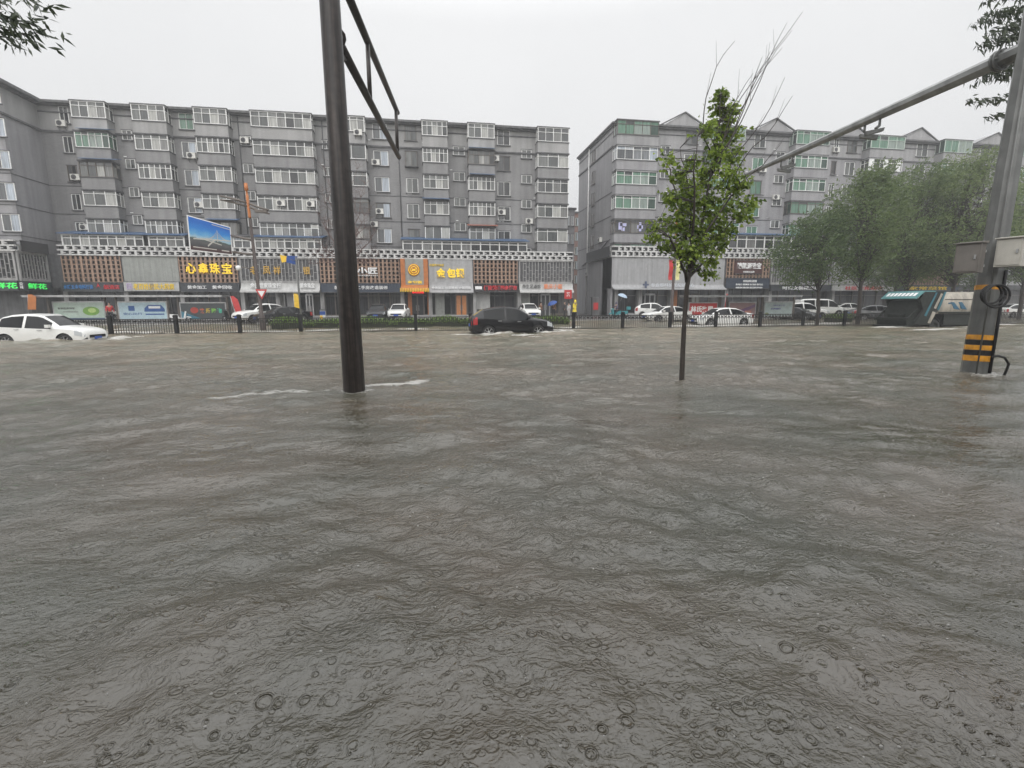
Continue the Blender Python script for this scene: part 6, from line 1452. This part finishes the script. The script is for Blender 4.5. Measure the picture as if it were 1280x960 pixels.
    ip = [0,1,2,3,6,7,8,9,10,11]; mp = {v: i for i, v in enumerate(ip)}
    cp = [pts[i] for i in ip]; ce = [(mp[a], mp[c]) for a, c in E_ if a in mp and c in mp]; cr_ = [(.17,.125),(.155,.115),(.165,.12),(.075,.07),.072,.058,.046,.072,.058,.046]
    for i in (6, 9): cp[i] = tuple(Vector(cp[i-1]).lerp(Vector(cp[i]), .88))
    skinmesh('raincoat' if hood else 'jacket', cp, ce, cr_, top, o)
    if hood:
        g = MB(); g.lathe([(.13,-.17),(.125,-.08),(.118,0),(.1,.08),(.05,.125),(0,.135)], (hd.x, hd.y+.025, hd.z), 'Z', 14); g.build('hood', top, o)
    if coat:
        g = MB(); g.lathe([(.2+coat*.12,hz-coat),(.19,hz-.1),(.165,hz+.15),(.14,hz+.3)], (0,0,0), 'Z', 16); g.build('coat_skirt', top, o)
    ip = [0,12,13,14,16,17,18]; mp = {v: i for i, v in enumerate(ip)}
    skinmesh('trousers', [pts[i] for i in ip], [(mp[a], mp[c]) for a, c in E_ if a in mp and c in mp], [(.155,.115),.1,.075,.058,.1,.075,.058], legs, o)
    g = MB()
    for f in (fL_, fR_): g.hexa([(f[0]-.05,f[1]-.2,f[2]-.08),(f[0]+.05,f[1]-.2,f[2]-.08),(f[0]+.05,f[1]+.07,f[2]-.08),(f[0]-.05,f[1]+.07,f[2]-.08)], [(f[0]-.04,f[1]-.17,f[2]-.01),(f[0]+.04,f[1]-.17,f[2]-.01),(f[0]+.045,f[1]+.06,f[2]+.04),(f[0]-.045,f[1]+.06,f[2]+.04)])
    g.build('shoes', M['black'], o)
    return o
M['pants_d'] = mat('dark_trousers', (.02,.02,.025), .8); M['coat_y'] = mat('yellow_raincoat', (.78,.62,.03), .4, var=.08); M['cloth_w'] = mat('pale_cloth', (.6,.6,.6), .8); M['cloth_p'] = mat('purple_cape', (.09,.08,.13), .5); M['cloth_b'] = mat('brown_jacket', (.2,.1,.05), .8)
def pp_(px, Y): q = at(px, 396, Y); return (q.x, Y, .12)
person('person in a long yellow raincoat walking by the alley', pp_(718, 52.0), R_(20), M['coat_y'], M['pants_d'], 'walk', True, .35, scale=1.04)
person('person in pale clothes standing left of the yellow raincoat', pp_(711, 52.6), R_(-60), M['cloth_w'], M['cloth_w'], 'stand', scale=.92)
person('person in dark jacket standing under the red lantern sign', pp_(705.5, 53.0), R_(60), M['cp_dark'], M['pants_d'], 'stand')
u = person('person in brown jacket stooping under a blue umbrella', pp_(692, 52.2), R_(-30), M['cloth_b'], M['pants_d'], 'umbrella', scale=.98)
def umbrella(loc, m_, lab, tilt):
    o = thing('umbrella', lab, 'umbrella', loc); o.rotation_euler = tilt
    g = MB(); n = 8; b0 = 0; prof = [(0,.30),(.2,.27),(.4,.18),(.56,.02)]
    g.lathe(prof, (0,0,0), 'Z', n, False); g.lathe([(a, h-.012) for a, h in prof[::-1]], (0,0,0), 'Z', n, False); g.build('canopy', m_, o)
    g = MB(); g.tube([(0,0,.36),(0,0,-.5)], .012, 6); g.build('shaft', M['steel'], o)
uq = Vector(pp_(690.5, 51.8)); umbrella((uq.x, 51.8, 1.62), M['blue'], 'blue umbrella held by the stooping person behind the black SUV', (R_(12), R_(-24), 0))
person('person in brown coat beside the parked white car and the blue umbrella', pp_(676, 52.6), R_(40), M['cloth_b'], M['pants_d'], 'stand', scale=.95)
person('person in red jacket between the two left shelter posters', (at(138.5,396,47.5).x, 47.5, .12), R_(30), M['red'], M['pants_d'], 'walk')
def scooter(lab, px, Y, rz, m_, box=None, z=.12, px_y=396):
    o = thing('scooter', lab, 'scooter', (at(px, px_y, Y).x, Y, z), rz, 'parked scooters and scooters in use')
    for x in (-.6, .62):
        g = MB(); g.lathe([(.14,-.05),(.2,-.055),(.22,-.03),(.22,.03),(.2,.055),(.14,.05)], (x,0,.22), 'Y', 18); w_ = g.build('wheel', M['tyre'], o); g = MB(); g.lathe([(0,-.045),(.14,-.05),(.14,.05),(0,.045)], (x,0,.22), 'Y', 14); g.build('rim', M['rim'], w_)
    g = MB(); g.prism([(-.75,.42),(-.35,.3),(.25,.26),(.3,.34),(-.05,.38),(-.15,.66),(-.72,.72)], -.14, .14); g.prism([(.28,.26),(.4,.3),(.52,.92),(.42,.98),(.28,.4)], -.17, .17); g.prism([(.44,.42),(.85,.36),(.82,.46),(.5,.52)], -.06, .06); g.build('body', m_, o)
    g = MB(); g.prism([(-.75,.722),(-.1,.662),(-.08,.74),(-.7,.81)], -.13, .13); g.build('seat', M['black'], o)
    g = MB(); g.tube([(.62,0,.22),(.47,0,.95),(.42,0,1.06)], .025, 6); g.tube([(.36,-.33,1.04),(.43,0,1.07),(.36,.33,1.04)], .018, 6); g.build('handlebar', M['black'], o)
    g = MB(); g.lathe([(0,.05),(.07,.04),(.09,0)], (.5,0,.88), 'X', 12); g.build('headlight', M['lamp_w'], o)
    if box: g = MB(); g.box(-1.0, -.62, -.2, .2, .82, 1.15); g.build('top_box', box, o)
    return o
scooter('teal scooter ridden past the right block by a person in a purple cape', 769, 50.0, R_(200), M['teal'])
person('person in a dark purple cape and red bib riding the teal scooter', (at(769.5,396,50).x+.12, 50.0, .12), R_(-70), M['cloth_p'], M['pants_d'], 'ride', True)
scooter('teal scooter with a teal box parked right of the ridden one', 776, 50.6, R_(170), M['teal'], M['teal'])
scooter('white and black scooter parked below the second and third left poster', 225, 47.6, R_(20), M['white'])
scooter('black scooter with white leg shield parked at the right end of the left bus shelter', 288, 47.6, R_(160), M['black'], M['cloth_w'])
umbrella((at(778,370,49.5).x, 49.5, 2.35), mat('pale_blue_cloth', (.4,.5,.62), .6), 'pale blue umbrella canopy over the parked teal scooter', (R_(15), R_(15), 0))
# small mascot-like inflatable is left as a plain bin: coloured recycling bin in front of the navy fascia
o = thing('litter_bin', 'small blue and yellow litter bin before the hedge and shop wall', 'bin', (at(404,395,50).x, 50, .12))
g = MB(); g.box(-.25, .25, -.2, .2, 0, .9); g.build('casing', M['cloth_w'], o); g = MB(); g.box(-.26, .26, -.21, -.202, .5, .85); g.build('blue_front', M['blue'], o); g = MB(); g.box(-.26, -.02, -.212, -.203, .1, .45); g.build('yellow_front', M['yellow'], o); g = MB(); g.prism([(-.3,.9),(.3,.9),(.2,1.05),(-.2,1.05)], -.24, .24); g.build('lid', M['galv'], o)
# round red hanging sign by the alley and orange stand at the far left
o = thing('hanging_sign', 'round red hanging sign with white character at the right end of the left block', 'shop sign', at(710, 368, 53.6))
g = MB(); g.box(-.42, .42, -.08, .08, -.5, .5); g.build('box', M['red'], o); text('茶', -.22, .22, -.25, .25, -.082, M['t_white'], o, depth=.01, bold=.03)
standbanner(38, 368, 387, 7, 47.5, M['orange'], 'orange and white standing sign behind the white hatchback at the far left', .2)

# ================================================================== rain haze
hz_ = MB(); hz_.box(-265, 265, -50, 425, -1.9, 48); m = bpy.data.materials.new('rain_haze'); m.use_nodes = True; t = m.node_tree; t.nodes.clear()
pv = t.nodes.new('ShaderNodeVolumePrincipled'); pv.inputs['Density'].default_value = .0019; pv.inputs['Color'].default_value = (.93,.94,.95,1); pv.inputs['Anisotropy'].default_value = .2
ou = t.nodes.new('ShaderNodeOutputMaterial'); t.links.new(pv.outputs[0], ou.inputs['Volume'])
h = hz_.build('haze', m); tag(h, kind='stuff')
